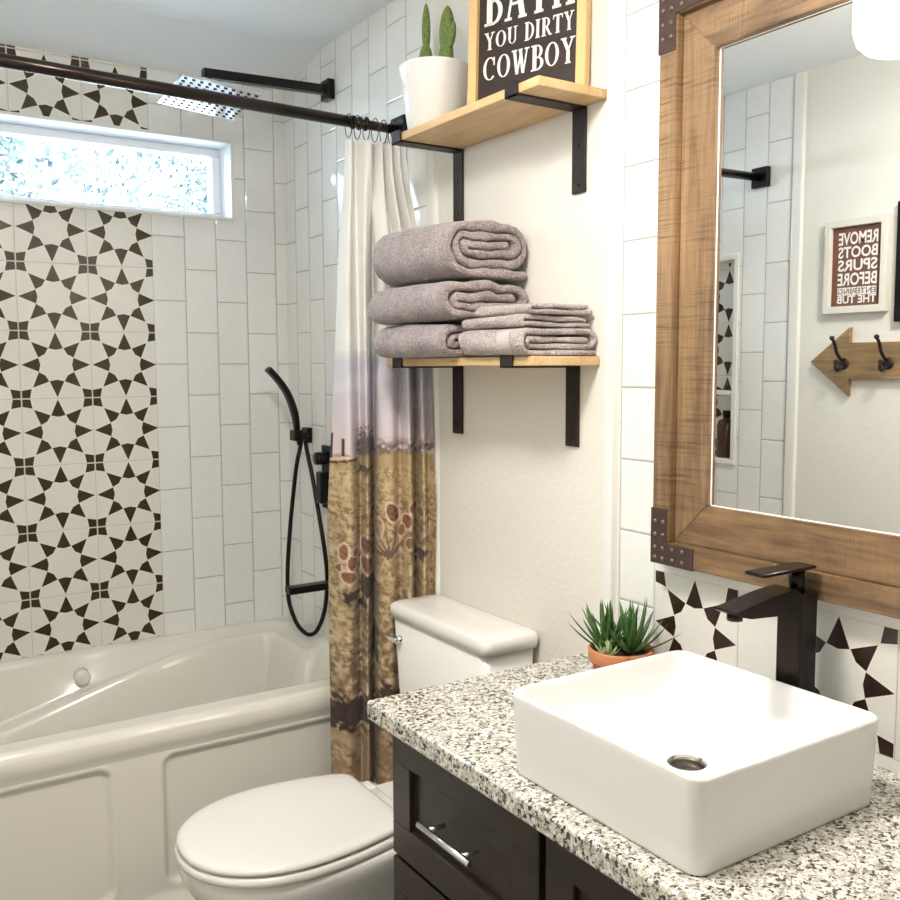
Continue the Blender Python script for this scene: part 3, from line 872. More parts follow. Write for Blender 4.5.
obj('cactus', cactus([((cpx+.0,cpy-.047,z0),(cpx+.004,cpy-.050,z0+.075),.019,.8),((cpx+.004,cpy-.047,z0+.045),(cpx+.008,cpy-.046,z0+.148),.0215,.7),((cpx+.004,cpy-.060,z0+.05),(cpx+.006,cpy-.076,z0+.105),.011,.8)], 2), M['cactus'], t)

# ---------------- lettered sign
GL = {  # slab serif capitals in a unit box: ('s', x0,y0,x1,y1,w) stroke, ('a', cx,cy,rx,ry,a0,a1,w) arc
 'B': (.72, [('s',.2,0,.2,1,.17),('s',.0,.02,.4,.02,.05),('s',.0,.98,.4,.98,.05),('a',.34,.74,.24,.235,-90,90,.12),('a',.34,.27,.30,.245,-90,90,.13),('s',.2,.505,.36,.505,.05)]),
 'A': (.84, [('s',.14,.03,.40,.99,.07),('s',.42,.99,.70,.03,.16),('s',.22,.33,.60,.33,.05),('s',.0,.02,.28,.02,.05),('s',.54,.02,.86,.02,.05)]),
 'T': (.78, [('s',.39,0,.39,.98,.16),('s',.0,.96,.78,.96,.07),('s',.03,.78,.03,.98,.05),('s',.75,.78,.75,.98,.05),('s',.22,.02,.56,.02,.05)]),
 'H': (.86, [('s',.18,0,.18,1,.15),('s',.68,0,.68,1,.15),('s',.18,.5,.68,.5,.06),('s',.02,.02,.34,.02,.05),('s',.02,.98,.34,.98,.05),('s',.52,.02,.84,.02,.05),('s',.52,.98,.84,.98,.05)]),
 'Y': (.80, [('s',.16,.97,.42,.48,.14),('s',.42,.48,.66,.97,.06),('s',.42,.0,.42,.52,.14),('s',.0,.98,.32,.98,.05),('s',.52,.98,.80,.98,.05),('s',.26,.02,.58,.02,.05)]),
 'O': (.80, [('a',.40,.5,.31,.45,0,360,.13)]),
 'U': (.80, [('s',.18,.98,.18,.30,.14),('a',.40,.30,.22,.25,180,360,.09),('s',.62,.98,.62,.30,.07),('s',.02,.98,.34,.98,.05),('s',.48,.98,.78,.98,.05)]),
 'D': (.80, [('s',.2,0,.2,1,.16),('a',.30,.5,.40,.46,-90,90,.13),('s',.02,.02,.36,.02,.05),('s',.02,.98,.36,.98,.05)]),
 'I': (.42, [('s',.21,0,.21,1,.16),('s',.03,.02,.39,.02,.05),('s',.03,.98,.39,.98,.05)]),
 'R': (.84, [('s',.2,0,.2,1,.16),('a',.34,.73,.25,.24,-90,90,.12),('s',.2,.49,.36,.49,.05),('s',.40,.48,.70,.02,.14),('s',.02,.02,.38,.02,.05),('s',.02,.98,.36,.98,.05),('s',.62,.02,.86,.02,.05)]),
 'C': (.78, [('a',.42,.5,.33,.45,45,315,.13),('s',.68,.62,.68,.95,.05)]),
 'W': (1.08, [('s',.16,.97,.34,.02,.13),('s',.36,.02,.54,.90,.06),('s',.52,.97,.70,.02,.13),('s',.72,.02,.92,.97,.06),('s',.0,.98,.32,.98,.05),('s',.42,.98,.64,.98,.05),('s',.78,.98,1.06,.98,.05)]),
}
def glyph_row(mb, text, u0, u1, v0, h, F, d=.0012, wb=1.3):
    tw_ = sum(GL[c][0] for c in text)+.10*(len(text)-1); sx = (u1-u0)/tw_; x = u0
    for c in text:
        w, st = GL[c]
        def q(px, py): return (x+px*sx, v0+py*h)
        for k in st:
            if k[0] == 's':
                _, a, b_, c2, d2, wd = k; wd *= wb
                if abs(a-c2) < 1e-6 or abs(d2-b_) > abs(c2-a)*.6:   # mostly vertical: width along u
                    pts = [q(a-wd/2,b_), q(a+wd/2,b_), q(c2+wd/2,d2), q(c2-wd/2,d2)]
                else:
                    pts = [q(a,b_-wd/2*.9), q(c2,d2-wd/2*.9), q(c2,d2+wd/2*.9), q(a,b_+wd/2*.9)]
                mb.prism([F(*p, 0) for p in pts], F(0,0,d)-F(0,0,0))
            else:
                _, ca, cb, rx, ry, a0, a1, wd = k; n = 22; wd *= wb
                for i in range(n):
                    A0, A1 = math.radians(lerp(a0,a1,i/n)), math.radians(lerp(a0,a1,(i+1)/n))
                    def pp(A, o): 
                        w2 = wd*(.30+.70*abs(math.cos(A)))/2*o
                        return q(ca+(rx+w2)*math.cos(A), cb+(ry+w2*.6)*math.sin(A))
                    pts = [pp(A0,-1), pp(A0,1), pp(A1,1), pp(A1,-1)]
                    mb.prism([F(*p, 0) for p in pts], F(0,0,d)-F(0,0,0))
        x += (w+.10)*sx
sw, shh = .300, .375
P0 = Vector((1.234, 1.803, 2.0205)); du = Vector((.33, -.94, 0)).normalized(); up = Vector((.035, .012, 1)).normalized(); nn = up.cross(du).normalized()
if nn.x > 0: nn = -nn
F = lambda u, v, w: P0 + du*u + up*v + nn*w
sg = thing('lettered_sign', 'dark framed sign with white western lettering on the upper shelf', 'sign', tuple(P0+du*.15))
fwid = .022
for (u0, u1, v0, v1) in ((0,fwid,0,shh),(sw-fwid,sw,0,shh),(fwid,sw-fwid,0,.010),(fwid,sw-fwid,shh-fwid,shh)):
    mb = MB(); mb.prism([F(u0,v0,-.004),F(u1,v0,-.004),F(u1,v1,-.004),F(u0,v1,-.004)], F(0,0,.020)-F(0,0,0))
    obj('frame_strip', mb, M['signwood'], sg)
mb = MB(); mb.prism([F(fwid,.009,0),F(sw-fwid,.009,0),F(sw-fwid,shh-fwid,0),F(fwid,shh-fwid,0)], F(0,0,.006)-F(0,0,0)); bd = obj('board', mb, M['chalkboard'], sg)
mb = MB()
F2 = lambda u, v, w: F(u, v, .0062+w)
glyph_row(mb, 'BATH', .037, .268, .190, .100, F2)
glyph_row(mb, 'YOU', .038, .126, .137, .037, F2)
glyph_row(mb, 'DIRTY', .144, .266, .137, .038, F2)
glyph_row(mb, 'COWBOY', .036, .270, .069, .053, F2)
obj('lettering', mb, M['letter'], bd)

# ================================================================== SUCCULENT POT
px_, py_, pz_ = 1.252, 1.315, .8302
t = thing('succulent_pot', 'terracotta pot of spiky green succulents on the granite counter', 'potted plant', (px_, py_, pz_))
mb = MB(); mb.lathe([(.001,0),(.044,0),(.047,.003),(.056,.055),(.0615,.056),(.0630,.060),(.0640,.080),(.0625,.0825),(.0585,.0825),(.0565,.078),(.055,.068),(.001,.066)], (px_,py_,pz_), 40); obj('pot', mb, M['terracotta'], t)
mb = MB(); mb.lathe([(.0555,.070),(.05,.074),(.001,.077)], (px_,py_,pz_), 24); obj('soil', mb, M['soil'], t)
def leaf(mb, base, d, L, w, bend, th=.35):
    d = Vector(d).normalized(); side = d.cross(Vector((0,0,1)))
    if side.length < .1: side = Vector((1,0,0))
    side.normalize(); nrm = side.cross(d).normalized(); rings = []; n = 7
    p = Vector(base)
    for i in range(n+1):
        u = i/n; ww = w*(.75+.6*u-.2*u*u)*(1-u**2.2)+.0002
        c = p + d*L*u + nrm*bend*L*(u*u)
        rings.append([c+side*ww, c+nrm*ww*th*.5, c-side*ww, c-nrm*ww*th*1.3])
    mb.loft(rings, True, True)
def rosette(cx, cy, cz, n, L, w, r0, bend, tilt0=.15, tilt1=1.15):
    mb = MB()
    for k in range(n):
        a = k*2.399; q = k/n; ti = lerp(tilt0, tilt1, q) + rnd.uniform(-.12,.12)
        d = (math.cos(a)*math.sin(ti), math.sin(a)*math.sin(ti), math.cos(ti))
        leaf(mb, (cx+math.cos(a)*r0*q, cy+math.sin(a)*r0*q, cz), d, L*rnd.uniform(.75,1.15)*(1-.15*q), w, bend*rnd.uniform(.5,1.4))
    return mb
zt = pz_+.076
plabel(obj('foliage', rosette(px_-.010, py_+.028, zt, 34, .097, .0072, .016, .14), M['leaf'], t), 'clump of dark green pointed leaves')
plabel(obj('foliage', rosette(px_+.012, py_-.014, zt, 34, .104, .0072, .016, .12), M['leaf'], t), 'clump of dark green pointed leaves')
plabel(obj('foliage', rosette(px_-.040, py_-.004, zt-.002, 20, .034, .0055, .006, .25, .1, 1.35), M['paleleaf'], t), 'small pale green rosette')

# ================================================================== SHOWER FITTINGS
sa = thing('rain_shower', 'square chrome rain shower head on a long black wall arm', 'shower head', (XR, 2.746, 2.318))
mb = MB(); mb.box((1.322, 2.718, 2.290), (XR+.001, 2.774, 2.352), .004); obj('wall_flange', mb, M['black'], sa)
mb = MB(); mb.prism([(.935,2.733,2.296),(1.324,2.733,2.308),(1.324,2.733,2.334),(.935,2.733,2.322)], (0,.026,0)); mb.cyl((.952,2.746,2.300),(.952,2.746,2.262),.009)
obj('arm', mb, M['black'], sa)
hc = Matrix.Translation((.953,2.746,2.243)) @ Matrix.Rotation(math.radians(5), 4, 'Y') @ Matrix.Rotation(math.radians(-5), 4, 'X')
mb = MB(); mb.box((-.118,-.118,-.005),(.118,.118,.005), .002, 2, hc); mb.lathe([(.02,.005),(.016,.014),(.011,.017)], (0,0,0), 20, hc)
hd = obj('head_plate', mb, M['chrome'], sa)
mb = MB()
for i in range(10):
    for j in range(10):
        mb.box((-.103+.0229*i-.0045, -.103+.0229*j-.0022, -.0075), (-.103+.0229*i+.0045, -.103+.0229*j+.0022, -.0051), 0, 1, hc)
obj('nozzles', mb, M['black'], hd)

hs = thing('hand_shower', 'black hand shower with looping hose on the shower wall', 'hand shower', (XR, 2.94, 1.228))
mb = MB(); mb.box((1.326,2.928,1.200),(XR-.0002,2.975,1.252), .003); obj('wall_bracket', mb, M['black'], hs)
mb = MB(); mb.box((1.290,2.918,1.214),(1.330,2.946,1.238), .003); mb.box((1.272,2.908,1.210),(1.302,2.952,1.246), .004); obj('holder', mb, M['black'], hs)
W = catmull([(1.301,2.93,1.196),(1.292,2.93,1.240),(1.283,2.93,1.300),(1.262,2.935,1.365),(1.230,2.94,1.415),(1.197,2.945,1.452)], 5)
mb = MB(); rings = []
for i, p in enumerate(W):
    u = i/(len(W)-1); p = Vector(p); d = (Vector(W[min(i+1,len(W)-1)])-Vector(W[max(i-1,0)])).normalized()
    a = Vector((0,1,0)); b_ = d.cross(a).normalized()
    wa, wb = lerp(.009,.0195,sstep(.12,.45,u)), .0095
    rings.append([p + a*wa*(abs(math.cos(2*PI*k/16))**.5)*(1 if math.cos(2*PI*k/16) >= 0 else -1) + b_*wb*(abs(math.sin(2*PI*k/16))**.5)*(1 if math.sin(2*PI*k/16) >= 0 else -1) for k in range(16)])
mb.loft(rings); obj('wand', mb, M['black'], hs)
hose = [(1.301,2.93,1.200),(1.301,2.93,1.185),(1.284,2.93,1.11),(1.258,2.93,.907),(1.242,2.92,.756),(1.241,2.91,.672),(1.248,2.88,.612),(1.258,2.85,.582),(1.273,2.82,.569),(1.294,2.80,.588),(1.318,2.793,.652),(1.329,2.795,.741),(1.328,2.80,.821),(1.323,2.83,.949),(1.325,2.89,1.094),(1.326,2.935,1.185),(1.328,2.945,1.205)]
mb = MB(); mb.tube(catmull(hose, 8), .0072, 12); obj('hose', mb, M['black'], hs)

sp = thing('tub_spout', 'black flat tub spout on the shower wall behind the hose', 'spout', (XR, 2.75, .748))
mb = MB(); mb.box((1.168,2.728,.735),(XR-.012,2.772,.758), .004); obj('spout_body', mb, M['black'], sp)
mb = MB(); mb.box((1.332,2.722,.718),(XR+.001,2.777,.775), .003); obj('wall_flange', mb, M['black'], sp)
vv = thing('shower_valve', 'black shower valve plate and knob half behind the curtain', 'valve', (XR, 2.80, 1.09))
mb = MB(); mb.box((1.334,2.745,.99),(XR-.0002,2.835,1.20), .003); obj('trim_plate', mb, M['black'], vv)
mb = MB(); mb.box((1.300,2.770,1.012),(1.336,2.808,1.115), .004); obj('handle', mb, M['black'], vv)
mb = MB(); mb.lathe([(.019,0),(.021,.004),(.021,.040),(.019,.044),(.001,.044)], (0,0,0), 24, Matrix.Translation((1.335,2.79,1.160)) @ Matrix.Rotation(-PI/2, 4, 'Y')); obj('diverter_knob', mb, M['black'], vv)

# ================================================================== CURTAIN ROD, RINGS, CURTAIN
RY = 2.297
def rodz(x): return lerp(2.106, 2.136, (XR-x)/(XR-XL))
rod = thing('curtain_rod', 'dark bronze shower curtain rod across the tub', 'curtain rod', (.57, RY, 2.12))
mb = MB(); mb.cyl((XL+.012, RY, rodz(XL)), (1.19, RY, rodz(1.19)), .0150, 24); obj('outer_tube', mb, M['bronze'], rod)
mb = MB(); mb.cyl((1.18, RY, rodz(1.18)), (XR-.012, RY, rodz(XR)), .0125, 24); obj('inner_tube', mb, M['bronze'], rod)
mb = MB()
for k in range(3):
    x = 1.190+.018*k; mb.lathe([(.0152,-.005),(.0178,-.003),(.0178,.003),(.0152,.005)], (0,0,0), 24, Matrix.Translation((x,RY,rodz(x))) @ Matrix.Rotation(PI/2, 4, 'Y'))
obj('collar', mb, M['bronze'], rod)
for x0, x1 in ((XR-.022, XR-.0002), (XL+.0015, XL+.022)):
    mb = MB(); x = (x0+x1)/2; mb.box((x0, RY-.036, rodz(x)-.036), (x1, RY+.036, rodz(x)+.036), .003); obj('wall_flange', mb, M['black'], rod)

rows = [
 (2.062, [(1.172,2.312),(1.178,2.285),(1.205,2.318),(1.215,2.275),(1.232,2.27),(1.250,2.318),(1.263,2.272),(1.280,2.315),(1.292,2.272),(1.308,2.312),(1.318,2.275),(1.330,2.300),(1.336,2.270)]),
 (1.63, [(1.136,2.30),(1.139,2.24),(1.184,2.27),(1.181,2.22),(1.251,2.31),(1.215,2.21),(1.235,2.18),(1.282,2.22),(1.266,2.15),(1.318,2.21),(1.30,2.14),(1.325,2.16),(1.325,2.145)]),
 (1.09, [(1.1,2.3),(1.126,2.22),(1.185,2.27),(1.17,2.2),(1.242,2.3),(1.2,2.2),(1.221,2.16),(1.257,2.18),(1.262,2.13),(1.318,2.2),(1.296,2.12),(1.330,2.15),(1.329,2.11)]),
 (.53, [(1.097,2.3),(1.118,2.22),(1.173,2.26),(1.163,2.2),(1.23,2.29),(1.197,2.2),(1.215,2.16),(1.262,2.19),(1.26,2.13),(1.318,2.2),(1.302,2.12),(1.332,2.15),(1.334,2.11)]),
 (.285,[(1.097,2.3),(1.118,2.225),(1.173,2.26),(1.165,2.2),(1.23,2.29),(1.197,2.2),(1.215,2.16),(1.262,2.19),(1.26,2.13),(1.318,2.2),(1.302,2.12),(1.332,2.15),(1.334,2.11)])]
fR = Vector((0,0,0))
# camera basis, used only to lay the cloth print out evenly across the gathered folds
yaw, pitch, roll = math.radians(33.055), math.radians(5.133), math.radians(-.206)
fwd = Vector((math.sin(yaw)*math.cos(pitch), math.cos(yaw)*math.cos(pitch), -math.sin(pitch)))
rt = Vector((math.cos(yaw), -math.sin(yaw), 0)); upv = rt.cross(fwd)
rt, upv = rt*math.cos(roll)+upv*math.sin(roll), upv*math.cos(roll)-rt*math.sin(roll)

rows = [(z, [(x, y if z > 1.0 else min(2.318, max(y, 2.138))) for x, y in r]) for z, r in rows]
prof = [catmull(r[1], 14) for r in rows]
npf = len(prof[0]); NZ = 520
bmn = bmesh.new(); V = []; UVu = []
ZS = [lerp(2.062, .285, k/NZ) for k in range(NZ+1)]
def rowat(z):
    for k in range(len(rows)-1):
        if rows[k+1][0] <= z <= rows[k][0]+1e-6:
            t_ = (rows[k][0]-z)/(rows[k][0]-rows[k+1][0]); t_ = t_*t_*(3-2*t_) if k in (0,) else t_
            return [(lerp(a[0],b_[0],t_), lerp(a[1],b_[1],t_)) for a, b_ in zip(prof[k], prof[k+1])]
    return prof[-1]
grid_pts = []
for z in ZS:
    r = rowat(z); grid_pts.append([(x, y + .003*noise.noise(Vector((x*20, z*3, 1))), z + (.012*math.sin(i/npf*17) if z < .3 else 0)*0) for i, (x, y) in enumerate(r)])
# cloth coordinates: width position s (0..1) along the gathered width, height z
arcl = [0]
for a, b_ in zip(prof[2], prof[2][1:]): arcl.append(arcl[-1]+math.dist(a, b_))
tot = arcl[-1]; su = [a/tot for a in arcl]
# print positions: fraction across the visible folds for each cloth column (at mid height)
vis = []
for (x, y) in prof[2]:
    vis.append((x*rt.x+y*rt.y)/(x*fwd.x+y*fwd.y))
v0_, v1_ = min(vis), max(vis)
vis = [(v-v0_)/(v1_-v0_) for v in vis]
# print colours
def mixc(a, b_, t): t = max(0, min(1, t)); return tuple(x+(y-x)*t for x, y in zip(a, b_))
def fb(x, y, s, o=4): return noise.fractal(Vector((x*s*.55, y*s*1.35, 3.3)), 1.0, 2.0, o)
WHITE=(.80,.79,.76); SKY=(.60,.585,.66); STRAW=(.43,.315,.165); STRAWD=(.17,.10,.055); PALE=(.60,.47,.32); DK=(.035,.016,.012); BR=(.16,.055,.03)
# prickly pear pads: (u, z, ru, rz, tilt, fill)
def u_(px): return (px-328)/111.
def z_(py): return 1.4775-(py-359.7)*.002695
PADS = [(344,551,5,8,.1,BR),(353,562,4.5,7.5,0,BR),(349,576,8,5.5,.35,BR),(367,545,5,8,0,DK),(368,565,5.5,8,-.2,BR),(339,567,3,4,0,BR),(356,552,3,4,0,STRAWD),
        (380,527,4,9,0,(.50,.36,.22)),(394,511,5.5,9.5,-.35,DK),(409,520,5,7,0,BR),(415,507,3.5,5,0,STRAWD),(412,542,4.5,5.5,0,STRAWD),(403,530,3.5,6,.2,STRAWD),(423,512,3,5,0,STRAWD)]
def print_col(u, z):
    px = 328+111*u; py = 359.7+(1.4775-z)/.002695
    n1 = fb(u*1.1, z*1.8, 9); n2 = fb(u*1.1+5, z*2, 30, 3); n3 = fb(u*1.1+9, z*2, 75, 2)
    if py < 352: return mixc(WHITE, (.74,.73,.72), sstep(335,352,py)*.5)
    if py < 362+3*n2: return mixc((.70,.69,.70), SKY, sstep(352,362,py))
    hz = 450+5*n1
    if py < hz+14:
        c = mixc(SKY, (.66,.56,.58), sstep(380, 450, py))
        c = mixc(c, (.74,.70,.72), .5*sstep(.1,.6,fb(u*.5, z*2.5, 5)))
        # far scrub line
        sc_ = sstep(432+8*n2, 446, py)*sstep(.02,.25,n2+.25)*sstep(.25,.5,u)
        c = mixc(c, (.15,.09,.075), sc_*.9)
        # dark bush
        b1 = 1-math.hypot((px-366)/10., (py-447)/23.)+.5*n3+.3*n2
        c = mixc(c, (.09,.065,.05), sstep(0,.5,b1)*.9)
        if py > hz+6*n2: c = mixc(c, STRAW, sstep(hz, hz+6, py))
    else:
        k = sstep(460, 700, py)
        c = mixc(STRAW, STRAWD, sstep(-.15,.55,n1*.6+n2*.8+n3*.5+k*.16)*(.40+.45*k+.25*sstep(490,520,py)*sstep(575,550,py)))
        c = mixc(c, (.09,.055,.03), sstep(.22,.55,n3+.5*n2)*(.25+.45*k))
        c = mixc(c, (.64,.49,.25), sstep(.05,.5,-n3+.4*n1)*(1-k)*.8)
        c = mixc(c, PALE, sstep(.0,.5,-n2+.5*n3)*(.45+.5*k))
        c = mixc(c, (.20,.12,.065), sstep(.12,.42,fb(u*1.1+2, z*2.2, 16, 3))*k*.8)
        c = mixc(c, STRAWD, .5*sstep(470,530,py)*sstep(560,520,py)*sstep(0,.5,n3+n2))
        b1 = 1-math.hypot((px-366)/9., (py-460)/16.)+.4*n2
        c = mixc(c, (.07,.045,.03), sstep(0,.3,b1))
    # dark trunk and dark clusters of the print
    for (cx_, cy_, rx_, ry_) in ((368,588,8,22),(352,596,10,8),(330,720,24,26),(352,718,30,22),(376,650,4,20),(423,556,7,9),(362,606,8,5),(388,700,12,22),(405,740,18,18)):
        b1 = 1-math.hypot((px-cx_)/rx_, (py-cy_)/ry_)+.55*n2
        c = mixc(c, DK, sstep(.05,.4,b1)*.93)
    for (cx_, cy_, rx_, ry_, tl, fill) in PADS:
        ca, sa_ = math.cos(tl), math.sin(tl); X_ = (px-cx_)*ca+(py-cy_)*sa_; Y_ = -(px-cx_)*sa_+(py-cy_)*ca
        d = math.hypot(X_/rx_, Y_/ry_)
        if d < 1.38: c = mixc(c, (.72,.55,.42), sstep(1.38,1.25,d)*.85)
        if d < 1.08: c = mixc(c, mixc(fill, (.3,.14,.08), .5+n3), sstep(1.08,.92,d))
    # agave blades
    for a_ in (-70,-50,-30,-10,15,40):
        ar = math.radians(a_); dx, dy = math.sin(ar), -math.cos(ar); X_, Y_ = px-392, py-556
        t_ = X_*dx+Y_*dy; w_ = abs(X_*dy-Y_*dx)
        if 0 < t_ < 28: c = mixc(c, (.12,.085,.06), sstep(2.4*(1-t_/30), 1.0*(1-t_/30), w_))
    # light curled shape low down
    d = abs(math.hypot((px-340)/24., (py-775)/34.)-1)
    c = mixc(c, (.60,.46,.32), sstep(.22,.08,d)*sstep(730,745,py))
    if py > 735: c = mixc(c, (.40,.26,.14), .45+.4*n1)
    # fence wire and post
    if px < 358:
        if abs(px-343.5) < 1.3 and 437 < py < 460: c = (.03,.02,.02)
        if abs(px-329) < 1.3 and 433 < py < 462: c = (.03,.02,.02)
        if abs(py-(460.5-.12*(px-343))) < 1.2: c = (.12,.02,.015)
        elif abs(py-(457.2-.12*(px-343))) < 1.4: c = (.66,.55,.50)
    return c
for row in grid_pts: V.append([bmn.verts.new(p) for p in row])
for i in range(NZ):
    for j in range(npf-1):
        f = bmn.faces.new((V[i][j], V[i][j+1], V[i+1][j+1], V[i+1][j])); f.smooth = True
cols = []
for z in ZS:
    for j in range(npf): cols.append((*print_col(vis[j], z), 1))
mbc = MB(); mbc.bm.free(); mbc.bm = bmn
m, nt, b = newmat('printed_curtain_cloth')
at = nt.nodes.new('ShaderNodeAttribute'); at.attribute_name = 'print'
o_, x_, y_, zz_ = coords(nt)
f = noise_n(nt, o_, 420, 2); bump(nt, b, f, .15, .001)
nt.links.new(at.outputs['Color'], b.inputs['Base Color']); setp(b, rough=.75, Sheen_Weight=.1)
M['curtain'] = m
cur = obj('shower_curtain', mbc, M['curtain'], base=(1.22, 2.22, .285), fix=False)
ca = cur.data.color_attributes.new('print', 'FLOAT_COLOR', 'POINT')
ca.data.foreach_set('color', [q for c_ in cols for q in c_])
so = cur.modifiers.new('thick', 'SOLIDIFY'); so.thickness = .0012; so.offset = 0
tag(cur, 'gathered shower curtain with white top and desert cactus print', 'shower curtain')

# rings
proto = None
for k, idx in enumerate((1, 3, 4, 6, 8, 10, 12)):
    x, y = rows[0][1][idx]; x = 1.176+.0265*k
    zr_ = rodz(x)
    if proto is None:
        mb = MB(); n = 30; path = []
        for i in range(n+1):
            a = PI/2+2*PI*i/n; path.append((x, RY+.020*math.cos(a), zr_-.011+.031*math.sin(a)))
        mb.tube(path, .0013, 8); proto = obj('curtain_ring', mb, M['bronze'], base=(x, RY, zr_)); o = proto
    else:
        o = proto.copy(); C.objects.link(o); o.location = (x, RY, zr_)
    tag(o, 'small dark ring hanging the gathered curtain from the bronze rod', 'curtain ring', 'rings along the curtain rod')

# ================================================================== LEFT WALL THINGS (seen in the mirror)
def textmesh(s, h, width, F, d, bold=.0, ref=None):
    cu = bpy.data.curves.new('t', 'FONT'); cu.body = s; cu.size = 1; cu.extrude = 0; cu.offset = bold; cu.resolution_u = 3
    o = bpy.data.objects.new('t', cu); C.objects.link(o)
    dg = bpy.context.evaluated_depsgraph_get(); me = bpy.data.meshes.new_from_object(o.evaluated_get(dg))
    bpy.data.objects.remove(o); bm = bmesh.new(); bm.from_mesh(me)
    xs = [v.co.x for v in bm.verts]; ys = [v.co.y for v in bm.verts]
    x0, x1, y0, y1 = min(xs), max(xs), min(ys), max(ys)
    for v in bm.verts: v.co = F((v.co.x-x0)/(x1-x0)*width, (v.co.y-y0)/(y1-y0)*h, d)
    bpy.data.meshes.remove(me); bpy.data.curves.remove(cu); return bm
def join(mb, bm2, mi=0):
    me = bpy.data.meshes.new('j'); bm2.to_mesh(me); bm2.free(); n0 = len(mb.bm.faces); mb.bm.from_mesh(me); bpy.data.meshes.remove(me)
    mb.bm.faces.ensure_lookup_table()
    for f in mb.bm.faces[n0:]: f.material_index = mi
sy0, sy1, sz0, sz1 = 1.787, 2.017, 1.630, 1.940
ws = thing('letter_sign', 'white framed brown sign with rows of letters, seen in the mirror', 'sign', (XL, 1.918, 1.785))
for (a, b_, c, d) in ((sy0,sy0+.024,sz0,sz1),(sy1-.024,sy1,sz0,sz1),(sy0+.024,sy1-.024,sz0,sz0+.024),(sy0+.024,sy1-.024,sz1-.024,sz1)):
    mb = MB(); mb.box((XL+.001,a,c),(XL+.024,b_,d), .002); obj('frame_strip', mb, M['whitewood'], ws)
mb = MB(); mb.box((XL+.001,sy0+.023,sz0+.023),(XL+.010,sy1-.023,sz1-.023)); bd = obj('board', mb, M['brown_board'], ws)
mb = MB(); ya, yb = sy0+.040, sy1-.046; wd = yb-ya
lines_ = [('REMOVE',.226,.042),('BOOTS',.183,.038),('SPURS',.140,.038),('BEFORE',.092,.042),('ENTERING',.063,.020),('THE TUB',.033,.026)]
for s, v, h in lines_:
    zz = sz0+v
    if s == 'ENTERING':
        for k in range(8): mb.box((XL+.0102, ya+wd*k/8+.0012, zz-.003), (XL+.0112, ya+wd*(k+1)/8-.0012, zz+h+.003))
        continue
    join(mb, textmesh(s, h, wd, lambda u, w, d, zz=zz: Vector((XL+.0112, ya+u, zz+w)), 0, .025))
lt = obj('lettering', mb, M['letter'], bd, fix=False)
mb = MB(); join(mb, textmesh('ENTERING', .018, wd-.006, lambda u, w, d: Vector((XL+.0117, ya+.003+u, sz0+.064+w)), 0, .01)); obj('lettering', mb, M['brown_board'], bd, fix=False)

ar = thing('arrow_coat_rack', 'brown wooden arrow shaped rack with dark hooks, seen in the mirror', 'coat rack', (XL, 1.75, 1.47))
mb = MB()
mb.prism([(XL-.001,2.062,1.469),(XL+.0015,1.914,1.583),(XL+.0015,1.914,1.532),(XL+.0015,1.330,1.532),(XL+.0015,1.270,1.590),(XL+.0015,1.180,1.590),(XL+.0015,1.250,1.471),(XL+.0015,1.180,1.350),(XL+.0015,1.270,1.350),(XL+.0015,1.330,1.411),(XL+.0015,1.914,1.411),(XL+.0015,1.914,1.355)], (.018,0,0))
obj('arrow_board', mb, M['arrowwood'], ar)
for y in (1.932, 1.772, 1.612, 1.452):
    x = XL+.0195
    mb = MB(); mb.lathe([(.001,.006),(.014,.005),(.019,.002),(.020,0)], (0,0,0), 20, Matrix.Translation((x,y,1.462)) @ Matrix.Rotation(PI/2, 4, 'Y'))
    mb.tube(catmull([(x,y,1.475),(x+.018,y,1.478),(x+.040,y,1.500),(x+.050,y,1.525),(x+.066,y,1.545)],5), .0055, 10)
    mb.tube(catmull([(x,y,1.455),(x+.020,y,1.446),(x+.036,y,1.440),(x+.044,y,1.452),(x+.042,y,1.466)],5), .0055, 10)
    for p in ((x+.067,y,1.547),(x+.042,y,1.468)):
        bmesh.ops.create_icosphere(mb.bm, subdivisions=2, radius=.0085, matrix=Matrix.Translation(p))
    obj('hook', mb, M['iron'], ar)
bf = thing('picture_frame', 'black picture frame beside the letter sign, cut off in the mirror', 'picture frame', (XL, 1.63, 1.78))
for (a, b_, c, d) in ((1.46,1.490,1.595,1.973),(1.728,1.758,1.595,1.973),(1.490,1.728,1.595,1.625),(1.490,1.728,1.943,1.973)):
    mb = MB(); mb.box((XL+.001,a,c),(XL+.022,b_,d), .002); obj('frame_strip', mb, M['black'], bf)
mb = MB(); mb.box((XL+.001,1.489,1.624),(XL+.010,1.729,1.944)); obj('panel', mb, M['chalkboard'], bf)

